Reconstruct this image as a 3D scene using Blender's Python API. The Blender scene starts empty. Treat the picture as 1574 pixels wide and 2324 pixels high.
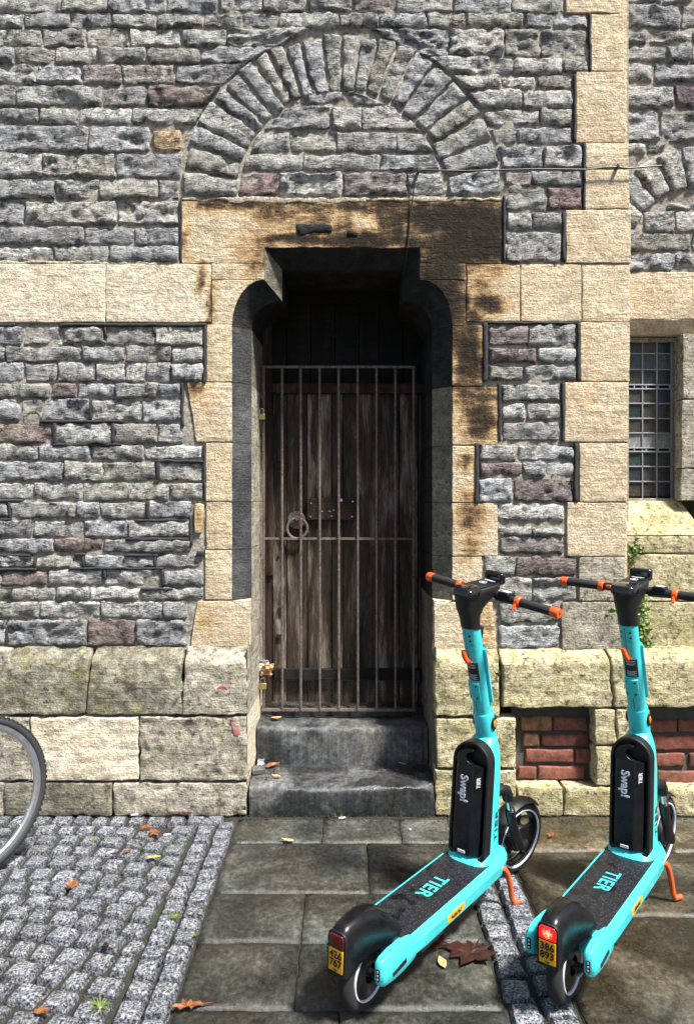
import bpy, bmesh, math, random
import numpy as np
from mathutils import Matrix, Vector

R = math.radians
random.seed(7)
scene = bpy.context.scene
C = scene.collection

# ------------------------------------------------------------------ camera, sky, sun, exposure
cam_d = bpy.data.cameras.new('camera')
cam = bpy.data.objects.new('camera', cam_d); C.objects.link(cam)
cam.location = (0, 0, 1.6); cam.rotation_euler = (R(90), 0, 0)
cam_d.sensor_fit = 'VERTICAL'; cam_d.sensor_height = 36.0; cam_d.lens = 36.0 * 1678 / 2324
cam_d.shift_y = -39.0 / 2324; cam_d.shift_x = 0.0
cam_d.clip_start = 0.05; cam_d.clip_end = 2000
scene.camera = cam

SUN = Vector((0.66, -0.58, 1.5)).normalized()          # direction towards the sun
w = bpy.data.worlds.new('World'); scene.world = w; w.use_nodes = True
wn = w.node_tree; bg = wn.nodes['Background']
sky = wn.nodes.new('ShaderNodeTexSky'); sky.sky_type = 'NISHITA'; sky.sun_disc = False
sky.sun_elevation = math.asin(SUN.z); sky.sun_rotation = math.atan2(SUN.x, SUN.y)
sky.air_density = 1.0; sky.dust_density = 2.5; sky.ozone_density = 1.0
wn.links.new(sky.outputs[0], bg.inputs[0]); bg.inputs[1].default_value = 0.062
sd = bpy.data.lights.new('sun', 'SUN'); sd.energy = 4.6; sd.angle = R(7); sd.color = (1.0, 0.955, 0.885)
so = bpy.data.objects.new('sun', sd); C.objects.link(so)
so.rotation_euler = SUN.to_track_quat('Z', 'Y').to_euler(); so.location = (3, -3, 6)
vs = scene.view_settings
vs.view_transform = 'Standard'; vs.look = 'None'; vs.exposure = 1.17; vs.gamma = 1.0; vs.use_curve_mapping = False
scene.cycles.max_bounces = 6
try: scene.cycles.use_denoising = True
except Exception: pass

# ------------------------------------------------------------------ picture geometry -> metres
F, CX, CY, H = 1678.0, 787.0, 1123.0, 1.6
YW, YP, YR = 3.76, 3.70, 3.88       # upper wall face, plinth face, recessed wall on the right
CH = 0.087                          # chamfer depth
def WX(px, Y): return (px - CX) * Y / F
def WZ(py, Y): return H - (py - CY) * Y / F
def ground(px, py, z=0.0):
    Y = F * (H - z) / (py - CY); return Vector(((px - CX) * Y / F, Y, z))

# ------------------------------------------------------------------ noise (vectorised)
def _hash(ix, iy, iz):
    n = (ix.astype(np.int64) * 374761393 + iy.astype(np.int64) * 668265263 + iz.astype(np.int64) * 1274126177) & 0x7fffffff
    n = ((n ^ (n >> 13)) * 1274126177) & 0x7fffffff
    n = n ^ (n >> 16)
    return (n & 0xffff) / 32767.5 - 1.0
def vn(x, y, z):
    x, y, z = np.broadcast_arrays(np.asarray(x, float), np.asarray(y, float), np.asarray(z, float))
    fx, fy, fz = np.floor(x), np.floor(y), np.floor(z)
    tx, ty, tz = x - fx, y - fy, z - fz
    tx = tx * tx * (3 - 2 * tx); ty = ty * ty * (3 - 2 * ty); tz = tz * tz * (3 - 2 * tz)
    r = 0
    for i in (0, 1):
        for j in (0, 1):
            for k in (0, 1):
                r = r + _hash(fx + i, fy + j, fz + k) * (tx if i else 1 - tx) * (ty if j else 1 - ty) * (tz if k else 1 - tz)
    return r
def fbm(x, y, z, o=4, g=0.5):
    r = 0; a = 1; s = 1; t = 0
    for i in range(o):
        r = r + a * vn(x * s + 17.3 * i, y * s + 5.1 * i, z * s - 3.7 * i); t += a; a *= g; s *= 2.03
    return r / t

# ------------------------------------------------------------------ materials
class NT:
    def __init__(s, name):
        s.m = bpy.data.materials.new(name); s.m.use_nodes = True
        s.t = s.m.node_tree; s.b = s.t.nodes['Principled BSDF']
    def n(s, ty): return s.t.nodes.new('ShaderNode' + ty)
    def put(s, inp, v):
        if isinstance(v, bpy.types.NodeSocket): s.t.links.new(v, inp)
        elif isinstance(v, (tuple, list)):
            inp.default_value = tuple(v) + ((1.0,) if len(v) == 3 and len(inp.default_value) == 4 else ())
        else: inp.default_value = v
    def pos(s): return s.n('NewGeometry').outputs['Position']
    def obj(s): return s.n('TexCoord').outputs['Object']
    def oi(s, k): return s.n('ObjectInfo').outputs[k]
    def attr(s, k):
        a = s.n('Attribute'); a.attribute_name = k; return a.outputs['Fac']
    def vmul(s, a, b):
        q = s.n('VectorMath'); q.operation = 'MULTIPLY'; s.put(q.inputs[0], a); s.put(q.inputs[1], b); return q.outputs[0]
    def vadd(s, a, b):
        q = s.n('VectorMath'); q.operation = 'ADD'; s.put(q.inputs[0], a); s.put(q.inputs[1], b); return q.outputs[0]
    def noise(s, vec, sc, det=4, ro=0.6, dist=0.0):
        q = s.n('TexNoise'); s.put(q.inputs['Vector'], vec); q.inputs['Scale'].default_value = sc
        q.inputs['Detail'].default_value = det; q.inputs['Roughness'].default_value = ro; q.inputs['Distortion'].default_value = dist
        return q.outputs['Fac']
    def vor(s, vec, sc, feat='F1', out='Distance', rnd=1.0):
        q = s.n('TexVoronoi'); q.feature = feat; s.put(q.inputs['Vector'], vec); q.inputs['Scale'].default_value = sc
        q.inputs['Randomness'].default_value = rnd
        return q.outputs[out]
    def ma(s, op, a, b=0.0, clamp=False):
        q = s.n('Math'); q.operation = op; q.use_clamp = clamp; s.put(q.inputs[0], a); s.put(q.inputs[1], b); return q.outputs[0]
    def ramp(s, f, stops):
        q = s.n('ValToRGB'); s.put(q.inputs[0], f); e = q.color_ramp.elements
        while len(e) < len(stops): e.new(0.5)
        for i, (p, c) in enumerate(stops):
            e[i].position = p; e[i].color = (c, c, c, 1) if isinstance(c, (int, float)) else tuple(c) + (1,)
        return q.outputs[0]
    def mix(s, f, a, b, bt='MIX'):
        q = s.n('Mix'); q.data_type = 'RGBA'; q.blend_type = bt
        s.put(q.inputs[0], f); s.put(q.inputs[6], a); s.put(q.inputs[7], b); return q.outputs[2]
    def bump(s, h, st, d, nrm=None):
        q = s.n('Bump'); s.put(q.inputs['Height'], h); q.inputs['Strength'].default_value = st; q.inputs['Distance'].default_value = d
        if nrm is not None: s.put(q.inputs['Normal'], nrm)
        return q.outputs[0]
    def out(s, col=None, rough=None, nrm=None, **k):
        if col is not None: s.put(s.b.inputs['Base Color'], col)
        if rough is not None: s.put(s.b.inputs['Roughness'], rough)
        if nrm is not None: s.put(s.b.inputs['Normal'], nrm)
        for a, v in k.items(): s.put(s.b.inputs[a.replace('_', ' ')], v)
        return s.m
M = {}
def plain(name, col, rough=0.5, metal=0.0, coat=0.0, var=0.0, bump=0.0, bsc=60):
    t = NT(name); c = col
    if var:
        c = t.mix(t.noise(t.obj(), 14, 5, 0.65), tuple(x * (1 - var) for x in col), tuple(min(1, x * (1 + var)) for x in col))
        rough = t.ramp(t.noise(t.obj(), 22, 4, 0.6), [(0.3, max(0.02, rough - 0.1)), (0.7, min(1, rough + 0.15))])
    nr = t.bump(t.noise(t.obj(), bsc, 4, 0.6), bump, 0.003) if bump else None
    k = {'Metallic': metal}
    if coat: k['Coat_Weight'] = coat
    M[name] = t.out(c, rough, nr, **k); return M[name]

# rubble: tint from the object's colour
t = NT('rubble_stone')
p = t.vadd(t.pos(), t.vmul(t.oi('Random'), (13.0, 7.0, 19.0)))
big = t.noise(p, 9, 5, 0.6); med = t.noise(p, 34, 6, 0.68, 0.3); fine = t.noise(p, 150, 5, 0.75)
strat = t.noise(t.vmul(p, (14, 14, 62)), 1.0, 6, 0.7, 0.6)
c = t.mix(1.0, t.oi('Color'), t.ramp(med, [(0.30, 0.30), (0.48, 0.95), (0.70, 1.5)]), 'MULTIPLY')
c = t.mix(1.0, c, t.ramp(fine, [(0.32, 0.45), (0.66, 1.45)]), 'MULTIPLY')
c = t.mix(t.ramp(big, [(0.5, 0.0), (0.72, 0.5)]), c, (0.42, 0.40, 0.34))
fis = t.noise(t.vmul(p, (11, 11, 34)), 1.0, 5, 0.62, 1.2)
crk = t.ramp(t.ma('ABSOLUTE', t.ma('SUBTRACT', fis, 0.5)), [(0.0, 0.0), (0.035, 1.0)])
crk = t.ma('MAXIMUM', crk, t.ramp(t.noise(p, 13, 2, 0.5), [(0.45, 1.0), (0.55, 0.0)]))
c = t.mix(1.0, c, t.ramp(crk, [(0.0, 0.22), (1.0, 1.0)]), 'MULTIPLY')
hgt = t.ma('ADD', t.ma('MULTIPLY', crk, 0.55), t.ma('ADD', t.ma('MULTIPLY', strat, 1.0), t.ma('ADD', t.ma('MULTIPLY', med, 0.8), t.ma('MULTIPLY', fine, 0.35))))
M['rubble'] = t.out(c, 0.92, t.bump(hgt, 1.0, 0.022), Specular_IOR_Level=0.25)

t = NT('lime_mortar')
p = t.pos(); n1 = t.noise(p, 6, 6, 0.65); n2 = t.noise(p, 55, 6, 0.7)
c = t.ramp(n2, [(0.30, (0.09, 0.08, 0.065)), (0.48, (0.38, 0.345, 0.285)), (0.68, (0.66, 0.62, 0.54))])
c = t.mix(t.ramp(n1, [(0.45, 0.0), (0.66, 0.6)]), c, (0.24, 0.22, 0.19))
M['mortar'] = t.out(c, 0.95, t.bump(t.noise(p, 80, 6, 0.75), 1.0, 0.012), Specular_IOR_Level=0.2)

def ashlar(name, lo, mid, hi, greenish=0.0, grime=0.0):
    t = NT(name); p = t.vadd(t.pos(), t.vmul(t.oi('Random'), (3.0, 2.0, 5.0)))
    n1 = t.noise(p, 5, 6, 0.65); n2 = t.noise(p, 32, 6, 0.7); n3 = t.noise(p, 95, 4, 0.7)
    bed = t.noise(t.vmul(p, (5, 5, 60)), 1.0, 5, 0.65, 0.8)
    c = t.ramp(n1, [(0.25, lo), (0.5, mid), (0.75, hi)])
    c = t.mix(1.0, c, t.ramp(n2, [(0.28, 0.6), (0.5, 1.0), (0.72, 1.25)]), 'MULTIPLY')
    c = t.mix(1.0, c, t.ramp(n3, [(0.3, 0.62), (0.68, 1.3)]), 'MULTIPLY')
    c = t.mix(0.8, c, t.ramp(bed, [(0.36, 0.8), (0.6, 1.1)]), 'MULTIPLY')
    if greenish:
        g = t.noise(p, 7, 7, 0.72, 0.5); g2 = t.noise(p, 31, 6, 0.75)
        c = t.mix(t.ma('MULTIPLY', t.ramp(g, [(0.46, 0.0), (0.62, 1.0)]), greenish), c, (0.27, 0.25, 0.09))
        c = t.mix(t.ramp(g2, [(0.52, 0.0), (0.62, 0.85)]), c, (0.075, 0.07, 0.05))
        c = t.mix(t.ramp(t.noise(t.vadd(p, (9, 3, 1)), 17, 6, 0.7), [(0.6, 0.0), (0.7, 0.6)]), c, (0.62, 0.58, 0.42))
    # soot and iron staining: its own shape, carried on the stones as an attribute
    s = t.attr('soot')
    k = t.ma('ADD', s, t.ma('MULTIPLY', t.ma('SUBTRACT', t.noise(t.vmul(p, (9, 9, 30)), 1.0, 8, 0.8), 0.5), t.ma('MULTIPLY', t.ramp(s, [(0.03, 0.0), (0.2, 1.0)]), 1.35)))
    k = t.ma('ADD', k, t.ma('MULTIPLY', t.ma('SUBTRACT', t.noise(t.vmul(p, (24, 24, 5)), 1.0, 5, 0.7), 0.5), t.ma('MULTIPLY', s, 0.9)))
    k = t.ma('ADD', k, t.ma('MULTIPLY', t.ma('SUBTRACT', n3, 0.5), t.ma('MULTIPLY', s, 1.0)))
    st = t.ramp(k, [(0.10, (1, 1, 1)), (0.30, (0.93, 0.81, 0.64)), (0.46, (0.54, 0.43, 0.31)), (0.60, (0.16, 0.125, 0.10)), (0.85, (0.035, 0.032, 0.03))])
    c = t.mix(1.0, c, st, 'MULTIPLY')
    if grime: c = t.mix(t.ma('MULTIPLY', t.ramp(t.noise(p, 13, 7, 0.75), [(0.42, 0.0), (0.62, 1.0)]), grime), c, (0.06, 0.055, 0.05))
    h = t.ma('ADD', t.ma('MULTIPLY', n2, 1.0), t.ma('ADD', t.ma('MULTIPLY', n3, 0.5), t.ma('MULTIPLY', bed, 0.45)))
    M[name] = t.out(c, 0.9, t.bump(h, 1.0, 0.013), Specular_IOR_Level=0.25)
ashlar('ashlar', (0.48, 0.375, 0.245), (0.62, 0.51, 0.355), (0.70, 0.60, 0.455))
ashlar('ashlar_pale', (0.58, 0.49, 0.35), (0.68, 0.60, 0.46), (0.74, 0.68, 0.56))
ashlar('ashlar_green', (0.40, 0.34, 0.20), (0.56, 0.49, 0.31), (0.66, 0.60, 0.42), 0.7)
ashlar('ashlar_grey', (0.36, 0.325, 0.26), (0.50, 0.455, 0.37), (0.60, 0.56, 0.47), 0.3, 0.5)
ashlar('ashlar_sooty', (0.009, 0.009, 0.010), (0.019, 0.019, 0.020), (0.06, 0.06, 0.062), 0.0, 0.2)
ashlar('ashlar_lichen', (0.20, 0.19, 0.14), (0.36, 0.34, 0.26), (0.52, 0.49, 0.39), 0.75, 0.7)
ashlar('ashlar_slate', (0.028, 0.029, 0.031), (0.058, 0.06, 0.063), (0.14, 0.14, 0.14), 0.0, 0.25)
ashlar('ashlar_olive', (0.11, 0.104, 0.084), (0.21, 0.195, 0.155), (0.33, 0.305, 0.235), 0.15, 0.35)

t = NT('black_pointing'); p = t.pos()
M['pointing'] = t.out(t.ramp(t.noise(p, 60, 6, 0.7), [(0.3, (0.012, 0.012, 0.014)), (0.7, (0.055, 0.055, 0.06))]), 0.85, t.bump(t.noise(p, 120, 5, 0.7), 0.8, 0.004))

t = NT('granite'); p = t.vadd(t.pos(), t.vmul(t.oi('Random'), (5.0, 9.0, 0.0)))
sp = t.noise(p, 125, 5, 0.78); sp2 = t.noise(p, 34, 5, 0.65)
c = t.ramp(sp, [(0.41, (0.008, 0.008, 0.010)), (0.485, (0.13, 0.133, 0.142)), (0.56, (0.42, 0.425, 0.445)), (0.68, (0.72, 0.73, 0.74))])
c = t.mix(1.0, c, t.ramp(sp2, [(0.3, 0.55), (0.65, 1.2)]), 'MULTIPLY')
c = t.mix(1.0, c, t.oi('Color'), 'MULTIPLY')
M['granite'] = t.out(c, t.ramp(sp2, [(0.3, 0.4), (0.7, 0.75)]), t.bump(t.ma('ADD', t.ma('MULTIPLY', sp, 0.5), sp2), 0.7, 0.005))

t = NT('joint_dirt'); p = t.pos()
n1 = t.noise(p, 4, 6, 0.7); n2 = t.noise(p, 140, 5, 0.75)
c = t.ramp(n2, [(0.3, (0.008, 0.007, 0.006)), (0.55, (0.04, 0.036, 0.028)), (0.75, (0.15, 0.135, 0.11))])
c = t.mix(t.ramp(n1, [(0.5, 0.0), (0.66, 0.8)]), c, (0.035, 0.055, 0.012))
M['dirt'] = t.out(c, 0.9, t.bump(n2, 1.0, 0.012))

def flag(name, lo, mid, hi, wet=0.6, tint=(0.5, 0.45, 0.3)):
    t = NT(name); p = t.vadd(t.pos(), t.vmul(t.oi('Random'), (4.0, 2.0, 0.0)))
    n1 = t.noise(p, 3.2, 6, 0.68, 0.4); n2 = t.noise(p, 38, 6, 0.74); n3 = t.noise(p, 260, 3, 0.7)
    gr = t.noise(t.vmul(p, (70, 30, 1)), 1.0, 5, 0.75, 0.5)
    c = t.ramp(n1, [(0.28, lo), (0.5, mid), (0.74, hi)])
    c = t.mix(1.0, c, t.ramp(n2, [(0.3, 0.32), (0.5, 1.0), (0.72, 2.1)]), 'MULTIPLY')
    c = t.mix(1.0, c, t.ramp(gr, [(0.35, 0.65), (0.7, 1.4)]), 'MULTIPLY')
    c = t.mix(t.ramp(n3, [(0.64, 0.0), (0.72, 0.6)]), c, (0.32, 0.31, 0.28)); c = t.mix(1.0, c, t.ramp(t.noise(t.vadd(p, (5, 8, 0)), 2.2, 5, 0.65), [(0.35, (0.88, 0.97, 1.0)), (0.65, (1.15, 1.08, 0.92) if name != 'flag_brown' else (1.35, 1.15, 0.85))]), 'MULTIPLY')
    c = t.mix(1.0, c, t.oi('Color'), 'MULTIPLY')
    ro = t.ramp(n1, [(0.38, 0.20), (0.60, 0.62)])
    M[name] = t.out(c, ro, t.bump(t.ma('ADD', n2, t.ma('MULTIPLY', gr, 0.6)), 0.55, 0.006))
flag('flag_dark', (0.010, 0.0105, 0.0095), (0.034, 0.035, 0.032), (0.095, 0.096, 0.086))
flag('flag_brown', (0.009, 0.0078, 0.0055), (0.028, 0.0245, 0.0175), (0.095, 0.085, 0.064))
flag('flag_step', (0.010, 0.010, 0.011), (0.032, 0.033, 0.036), (0.15, 0.15, 0.155))

t = NT('brick_red'); p = t.pos(); n1 = t.noise(p, 30, 6, 0.7); n2 = t.noise(p, 170, 4, 0.7)
c = t.mix(1.0, t.oi('Color'), t.ramp(n1, [(0.3, 0.6), (0.7, 1.35)]), 'MULTIPLY')
c = t.mix(t.ramp(n2, [(0.60, 0.0), (0.70, 0.7)]), c, (0.05, 0.02, 0.015)); c = t.mix(t.ramp(t.noise(p, 11, 6, 0.75), [(0.5, 0.0), (0.68, 0.8)]), c, (0.035, 0.028, 0.022))
M['brick'] = t.out(c, 0.9, t.bump(t.ma('ADD', n1, n2), 0.7, 0.006))
plain('brick_mortar', (0.07, 0.068, 0.06), 0.95, var=0.6, bump=1.0, bsc=90)

def wood(name, cols, vert=True):
    t = NT(name); p = t.vadd(t.pos(), t.vmul(t.oi('Random'), (11.0, 3.0, 17.0)))
    g = t.noise(t.vmul(p, (42, 10, 1.6) if vert else (2.0, 10, 42)), 1.0, 6, 0.62, 1.6)
    big = t.noise(t.vmul(p, (9, 4, 1.3)), 1.0, 5, 0.65, 0.5); f = t.noise(t.vmul(p, (190, 40, 7) if vert else (7, 40, 190)), 1.0, 4, 0.7)
    ring = t.ma('SINE', t.ma('MULTIPLY', g, 46.0))
    c = t.ramp(big, [(0.32, cols[0]), (0.52, cols[1]), (0.72, cols[2])])
    c = t.mix(1.0, c, t.ramp(ring, [(0.0, 0.55), (0.6, 1.15)]), 'MULTIPLY')
    c = t.mix(1.0, c, t.ramp(f, [(0.3, 0.4), (0.65, 1.4)]), 'MULTIPLY')
    M[name] = t.out(c, 0.85, t.bump(t.ma('ADD', f, t.ma('MULTIPLY', ring, 0.35)), 0.8, 0.004))
wood('door_wood', ((0.008, 0.006, 0.005), (0.085, 0.060, 0.042), (0.52, 0.44, 0.35)))
wood('frame_wood', ((0.015, 0.009, 0.006), (0.06, 0.032, 0.02), (0.17, 0.10, 0.06)))
wood('sign_wood', ((0.02, 0.012, 0.01), (0.07, 0.04, 0.03), (0.18, 0.11, 0.08)), False)
wood('dark_shaded_wood', ((0.002, 0.0016, 0.0014), (0.0045, 0.0035, 0.003), (0.018, 0.014, 0.012)), False)  # near-black: doorway shade put into the wood colour; also the dark weather board

t = NT('rusty_iron'); p = t.pos(); n = t.noise(p, 90, 6, 0.75); n2 = t.noise(p, 9, 4, 0.6)
c = t.ramp(n, [(0.3, (0.03, 0.021, 0.018)), (0.5, (0.125, 0.086, 0.07)), (0.72, (0.32, 0.26, 0.23))])
c = t.mix(t.ramp(n2, [(0.4, 0.0), (0.65, 0.5)]), c, (0.22, 0.2, 0.19))
M['iron'] = t.out(c, 0.7, t.bump(n, 1.0, 0.003), Metallic=0.3)
plain('iron_dark', (0.03, 0.024, 0.02), 0.75, 0.3, var=0.5, bump=0.6)
plain('brass', (0.55, 0.42, 0.16), 0.35, 0.9, var=0.25)
plain('steel', (0.65, 0.65, 0.66), 0.22, 1.0)
plain('alu', (0.55, 0.56, 0.58), 0.35, 0.9, var=0.15)
plain('lead', (0.27, 0.28, 0.31), 0.55, 0.3, var=0.2, bump=0.4)
t = NT('window_glass'); c = t.mix(1.0, t.oi('Color'), t.ramp(t.noise(t.obj(), 26, 6, 0.75, 1.0), [(0.3, 0.5), (0.55, 1.0), (0.75, 2.6)]), 'MULTIPLY')
M['glass'] = t.out(c, 0.28, t.bump(t.noise(t.obj(), 13, 3, 0.5), 0.25, 0.02), Specular_IOR_Level=0.3)
t = NT('teal_paint'); o = t.obj()
c = t.mix(t.noise(o, 9, 4, 0.6), (0.045, 0.56, 0.60), (0.065, 0.66, 0.70))
c = t.mix(t.ramp(t.noise(o, 70, 5, 0.72), [(0.56, 0.0), (0.66, 0.75)]), c, (0.05, 0.27, 0.27))
c = t.mix(t.ramp(t.noise(t.vmul(o, (260, 260, 30)), 1.0, 3, 0.6), [(0.70, 0.0), (0.76, 0.6)]), c, (0.35, 0.42, 0.42))
M['teal_paint'] = t.out(c, t.ramp(t.noise(o, 16, 5, 0.7), [(0.35, 0.28), (0.65, 0.5)]), Coat_Weight=0.15)
plain('teal_print', (0.05, 0.60, 0.56), 0.5)
plain('black_plastic', (0.007, 0.007, 0.008), 0.45, var=0.3, bump=0.12, bsc=400)
plain('black_gloss', (0.006, 0.006, 0.008), 0.07, coat=0.6)
plain('black_satin', (0.005, 0.005, 0.006), 0.27, var=0.3)
plain('navy_battery', (0.005, 0.0055, 0.009), 0.3, var=0.3)
plain('orange_plastic', (0.78, 0.10, 0.018), 0.42, var=0.08)
plain('orange_paint', (0.62, 0.10, 0.025), 0.4, var=0.12)
plain('yellow_plate', (0.80, 0.43, 0.015), 0.4, var=0.05)
plain('white_print', (0.70, 0.72, 0.80), 0.5)
plain('ink', (0.012, 0.012, 0.012), 0.5)
plain('dark_teal_print', (0.01, 0.06, 0.065), 0.5)
plain('tail_red', (0.10, 0.006, 0.006), 0.12, coat=0.6)
plain('amber', (0.75, 0.25, 0.01), 0.12, coat=0.5)
plain('lens_white', (0.7, 0.75, 0.85), 0.2)
plain('rubber', (0.016, 0.016, 0.016), 0.8, var=0.4, bump=0.5, bsc=150)
plain('rubber_grey', (0.03, 0.031, 0.036), 0.75, var=0.3, bump=0.4, bsc=150)
plain('cable_black', (0.012, 0.012, 0.013), 0.5)
plain('paper', (0.72, 0.72, 0.74), 0.8, var=0.1)
t = NT('tail_lit'); t.out((0.6, 0.02, 0.02), 0.15)
cell = t.vor(t.obj(), 260, 'F1', 'Distance'); q = t.n('TexGradient'); q.gradient_type = 'SPHERICAL'
t.put(q.inputs[0], t.vmul(t.obj(), (38, 38, 38)))
t.put(t.b.inputs['Emission Color'], t.ramp(t.ma('MULTIPLY', q.outputs['Fac'], t.ramp(cell, [(0.1, 1.3), (0.6, 0.5)])), [(0.0, (0.5, 0.0, 0.0)), (0.3, (0.8, 0.01, 0.012)), (0.55, (1.0, 0.45, 0.2)), (0.8, (1, 0.95, 0.75))]))
t.b.inputs['Emission Strength'].default_value = 0.9; M['tail_lit'] = t.m

t = NT('deck_rubber'); o = t.obj()
v = t.vor(t.vmul(o, (1.0, 1.25, 0.0)), 92, 'F1', 'Distance', 0.75)
wet = t.ramp(t.noise(o, 13, 4, 0.6, 0.6), [(0.56, 0.0), (0.60, 1.0)])
c = t.mix(wet, t.ramp(v, [(0.25, (0.030, 0.032, 0.042)), (0.45, (0.008, 0.0085, 0.012))]), (0.006, 0.006, 0.007))
M['deck_mat'] = t.out(c, t.ramp(wet, [(0.0, 0.5), (1.0, 0.25)]), t.bump(t.ramp(v, [(0.2, 1.0), (0.45, 0.0)]), 0.4, 0.002))

def leafmat(name, a, b):
    t = NT(name); o = t.obj(); n = t.noise(o, 45, 5, 0.7)
    M[name] = t.out(t.mix(t.ramp(n, [(0.35, 0.0), (0.65, 1.0)]), a, b), 0.5, t.bump(n, 0.5, 0.003))
leafmat('leaf_orange', (0.11, 0.032, 0.010), (0.28, 0.105, 0.032))
leafmat('leaf_dark', (0.014, 0.005, 0.004), (0.05, 0.013, 0.009))
leafmat('leaf_pale', (0.50, 0.24, 0.09), (0.68, 0.42, 0.22))
leafmat('leaf_yellow', (0.45, 0.40, 0.04), (0.55, 0.55, 0.12))
leafmat('ivy_leaf', (0.07, 0.13, 0.02), (0.20, 0.27, 0.06))
leafmat('grass_blade', (0.07, 0.13, 0.02), (0.19, 0.25, 0.06))
leafmat('dry_stem', (0.09, 0.06, 0.03), (0.2, 0.14, 0.08))

# ------------------------------------------------------------------ object helpers
def link(name, me, mat=None, parent=None, color=None, smooth=True, angle=None):
    if mat is not None and not me.materials: me.materials.append(M[mat] if isinstance(mat, str) else mat)
    o = bpy.data.objects.new(name, me); C.objects.link(o)
    if parent is not None: o.parent = parent
    if color is not None: o.color = tuple(color) + (1,)
    return o
def tag(o, label=None, cat=None, group=None, kind=None):
    if label: o['label'] = label
    if cat: o['category'] = cat
    if group: o['group'] = group
    if kind: o['kind'] = kind
    return o
def empty(name, loc, rot=(0, 0, 0)):
    e = bpy.data.objects.new(name, None); C.objects.link(e); e.location = loc; e.rotation_euler = rot
    e.empty_display_size = 0.1; e['kind'] = e.get('kind', '') ; del e['kind']; return e

class MB:
    def __init__(s): s.v = []; s.f = []
    def add(s, vs, fs):
        b = len(s.v); s.v += [tuple(x) for x in vs]; s.f += [tuple(b + i for i in f) for f in fs]; return s
    def box(s, c, d, rot=None):
        vs = [Vector((x * d[0] / 2, y * d[1] / 2, z * d[2] / 2)) for x in (-1, 1) for y in (-1, 1) for z in (-1, 1)]
        if rot is not None: vs = [rot @ q for q in vs]
        vs = [q + Vector(c) for q in vs]
        return s.add(vs, [(0, 1, 3, 2), (4, 6, 7, 5), (0, 4, 5, 1), (2, 3, 7, 6), (0, 2, 6, 4), (1, 5, 7, 3)])
    def rings(s, rs, caps=True, closed=False):
        n = len(rs[0]); vs = [q for r in rs for q in r]; fs = []; m = len(rs)
        for i in range(m if closed else m - 1):
            a = i * n; b = ((i + 1) % m) * n
            for j in range(n):
                k = (j + 1) % n; fs.append((a + j, a + k, b + k, b + j))
        if caps and not closed:
            fs.append(tuple(range(n - 1, -1, -1))); fs.append(tuple((m - 1) * n + j for j in range(n)))
        return s.add(vs, fs)
    def tube(s, pts, rad, n=12, caps=True, closed=False):
        pts = [Vector(q) for q in pts]; m = len(pts)
        if not isinstance(rad, (list, tuple)): rad = [rad] * m
        rs = []; up = None
        for i, q in enumerate(pts):
            if closed: d = (pts[(i + 1) % m] - pts[i - 1])
            else: d = pts[min(i + 1, m - 1)] - pts[max(i - 1, 0)]
            d.normalize()
            if up is None: up = d.orthogonal().normalized()
            else:
                up = (up - d * up.dot(d)); up.normalize()
            sd_ = d.cross(up)
            rs.append([q + (up * math.cos(2 * math.pi * j / n) + sd_ * math.sin(2 * math.pi * j / n)) * rad[i] for j in range(n)])
        return s.rings(rs, caps, closed)
    def cyl(s, a, b, r, r2=None, n=20): return s.tube([a, b], [r, r if r2 is None else r2], n)
    def lathe(s, prof, c, ax='y', n=40, closed=True):
        # prof: (radius, axial) ring profile revolved about ax through c
        rs = []
        for i in range(n):
            a = 2 * math.pi * i / n; ring = []
            for r, h in prof:
                if ax == 'y': ring.append((c[0] + r * math.cos(a), c[1] + h, c[2] + r * math.sin(a)))
                else: ring.append((c[0] + r * math.cos(a), c[1] + r * math.sin(a), c[2] + h))
            rs.append(ring)
        vs = [q for r in rs for q in r]; m = len(prof); fs = []
        for i in range(n):
            a = i * m; b = ((i + 1) % n) * m
            for j in range(m if closed else m - 1):
                k = (j + 1) % m; fs.append((a + j, b + j, b + k, a + k))
        return s.add(vs, fs)
    def prism(s, poly, f, d0, d1):
        # poly 2D, f(u, v, depth) -> 3D
        n = len(poly); vs = [f(u, v, d0) for u, v in poly] + [f(u, v, d1) for u, v in poly]
        return s.add(vs, [tuple(range(n - 1, -1, -1)), tuple(range(n, 2 * n))] + [(i, (i + 1) % n, n + (i + 1) % n, n + i) for i in range(n)])
    def build(s, name, mat, parent=None, bevel=0.0, seg=2, smooth=True, ang=35, xf=None, color=None):
        vs = s.v if xf is None else [tuple(xf @ Vector(q)) for q in s.v]
        me = bpy.data.meshes.new(name); me.from_pydata(vs, [], s.f); me.validate()
        bm = bmesh.new(); bm.from_mesh(me); bmesh.ops.recalc_face_normals(bm, faces=bm.faces); bm.to_mesh(me); bm.free()
        if smooth:
            me.polygons.foreach_set('use_smooth', [True] * len(me.polygons))
            try: me.set_sharp_from_angle(angle=R(ang))
            except Exception: pass
        o = link(name, me, mat, parent, color)
        if bevel:
            b = o.modifiers.new('bevel', 'BEVEL'); b.width = bevel; b.segments = seg; b.limit_method = 'ANGLE'; b.angle_limit = R(40)
            b.harden_normals = False
        return o

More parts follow.
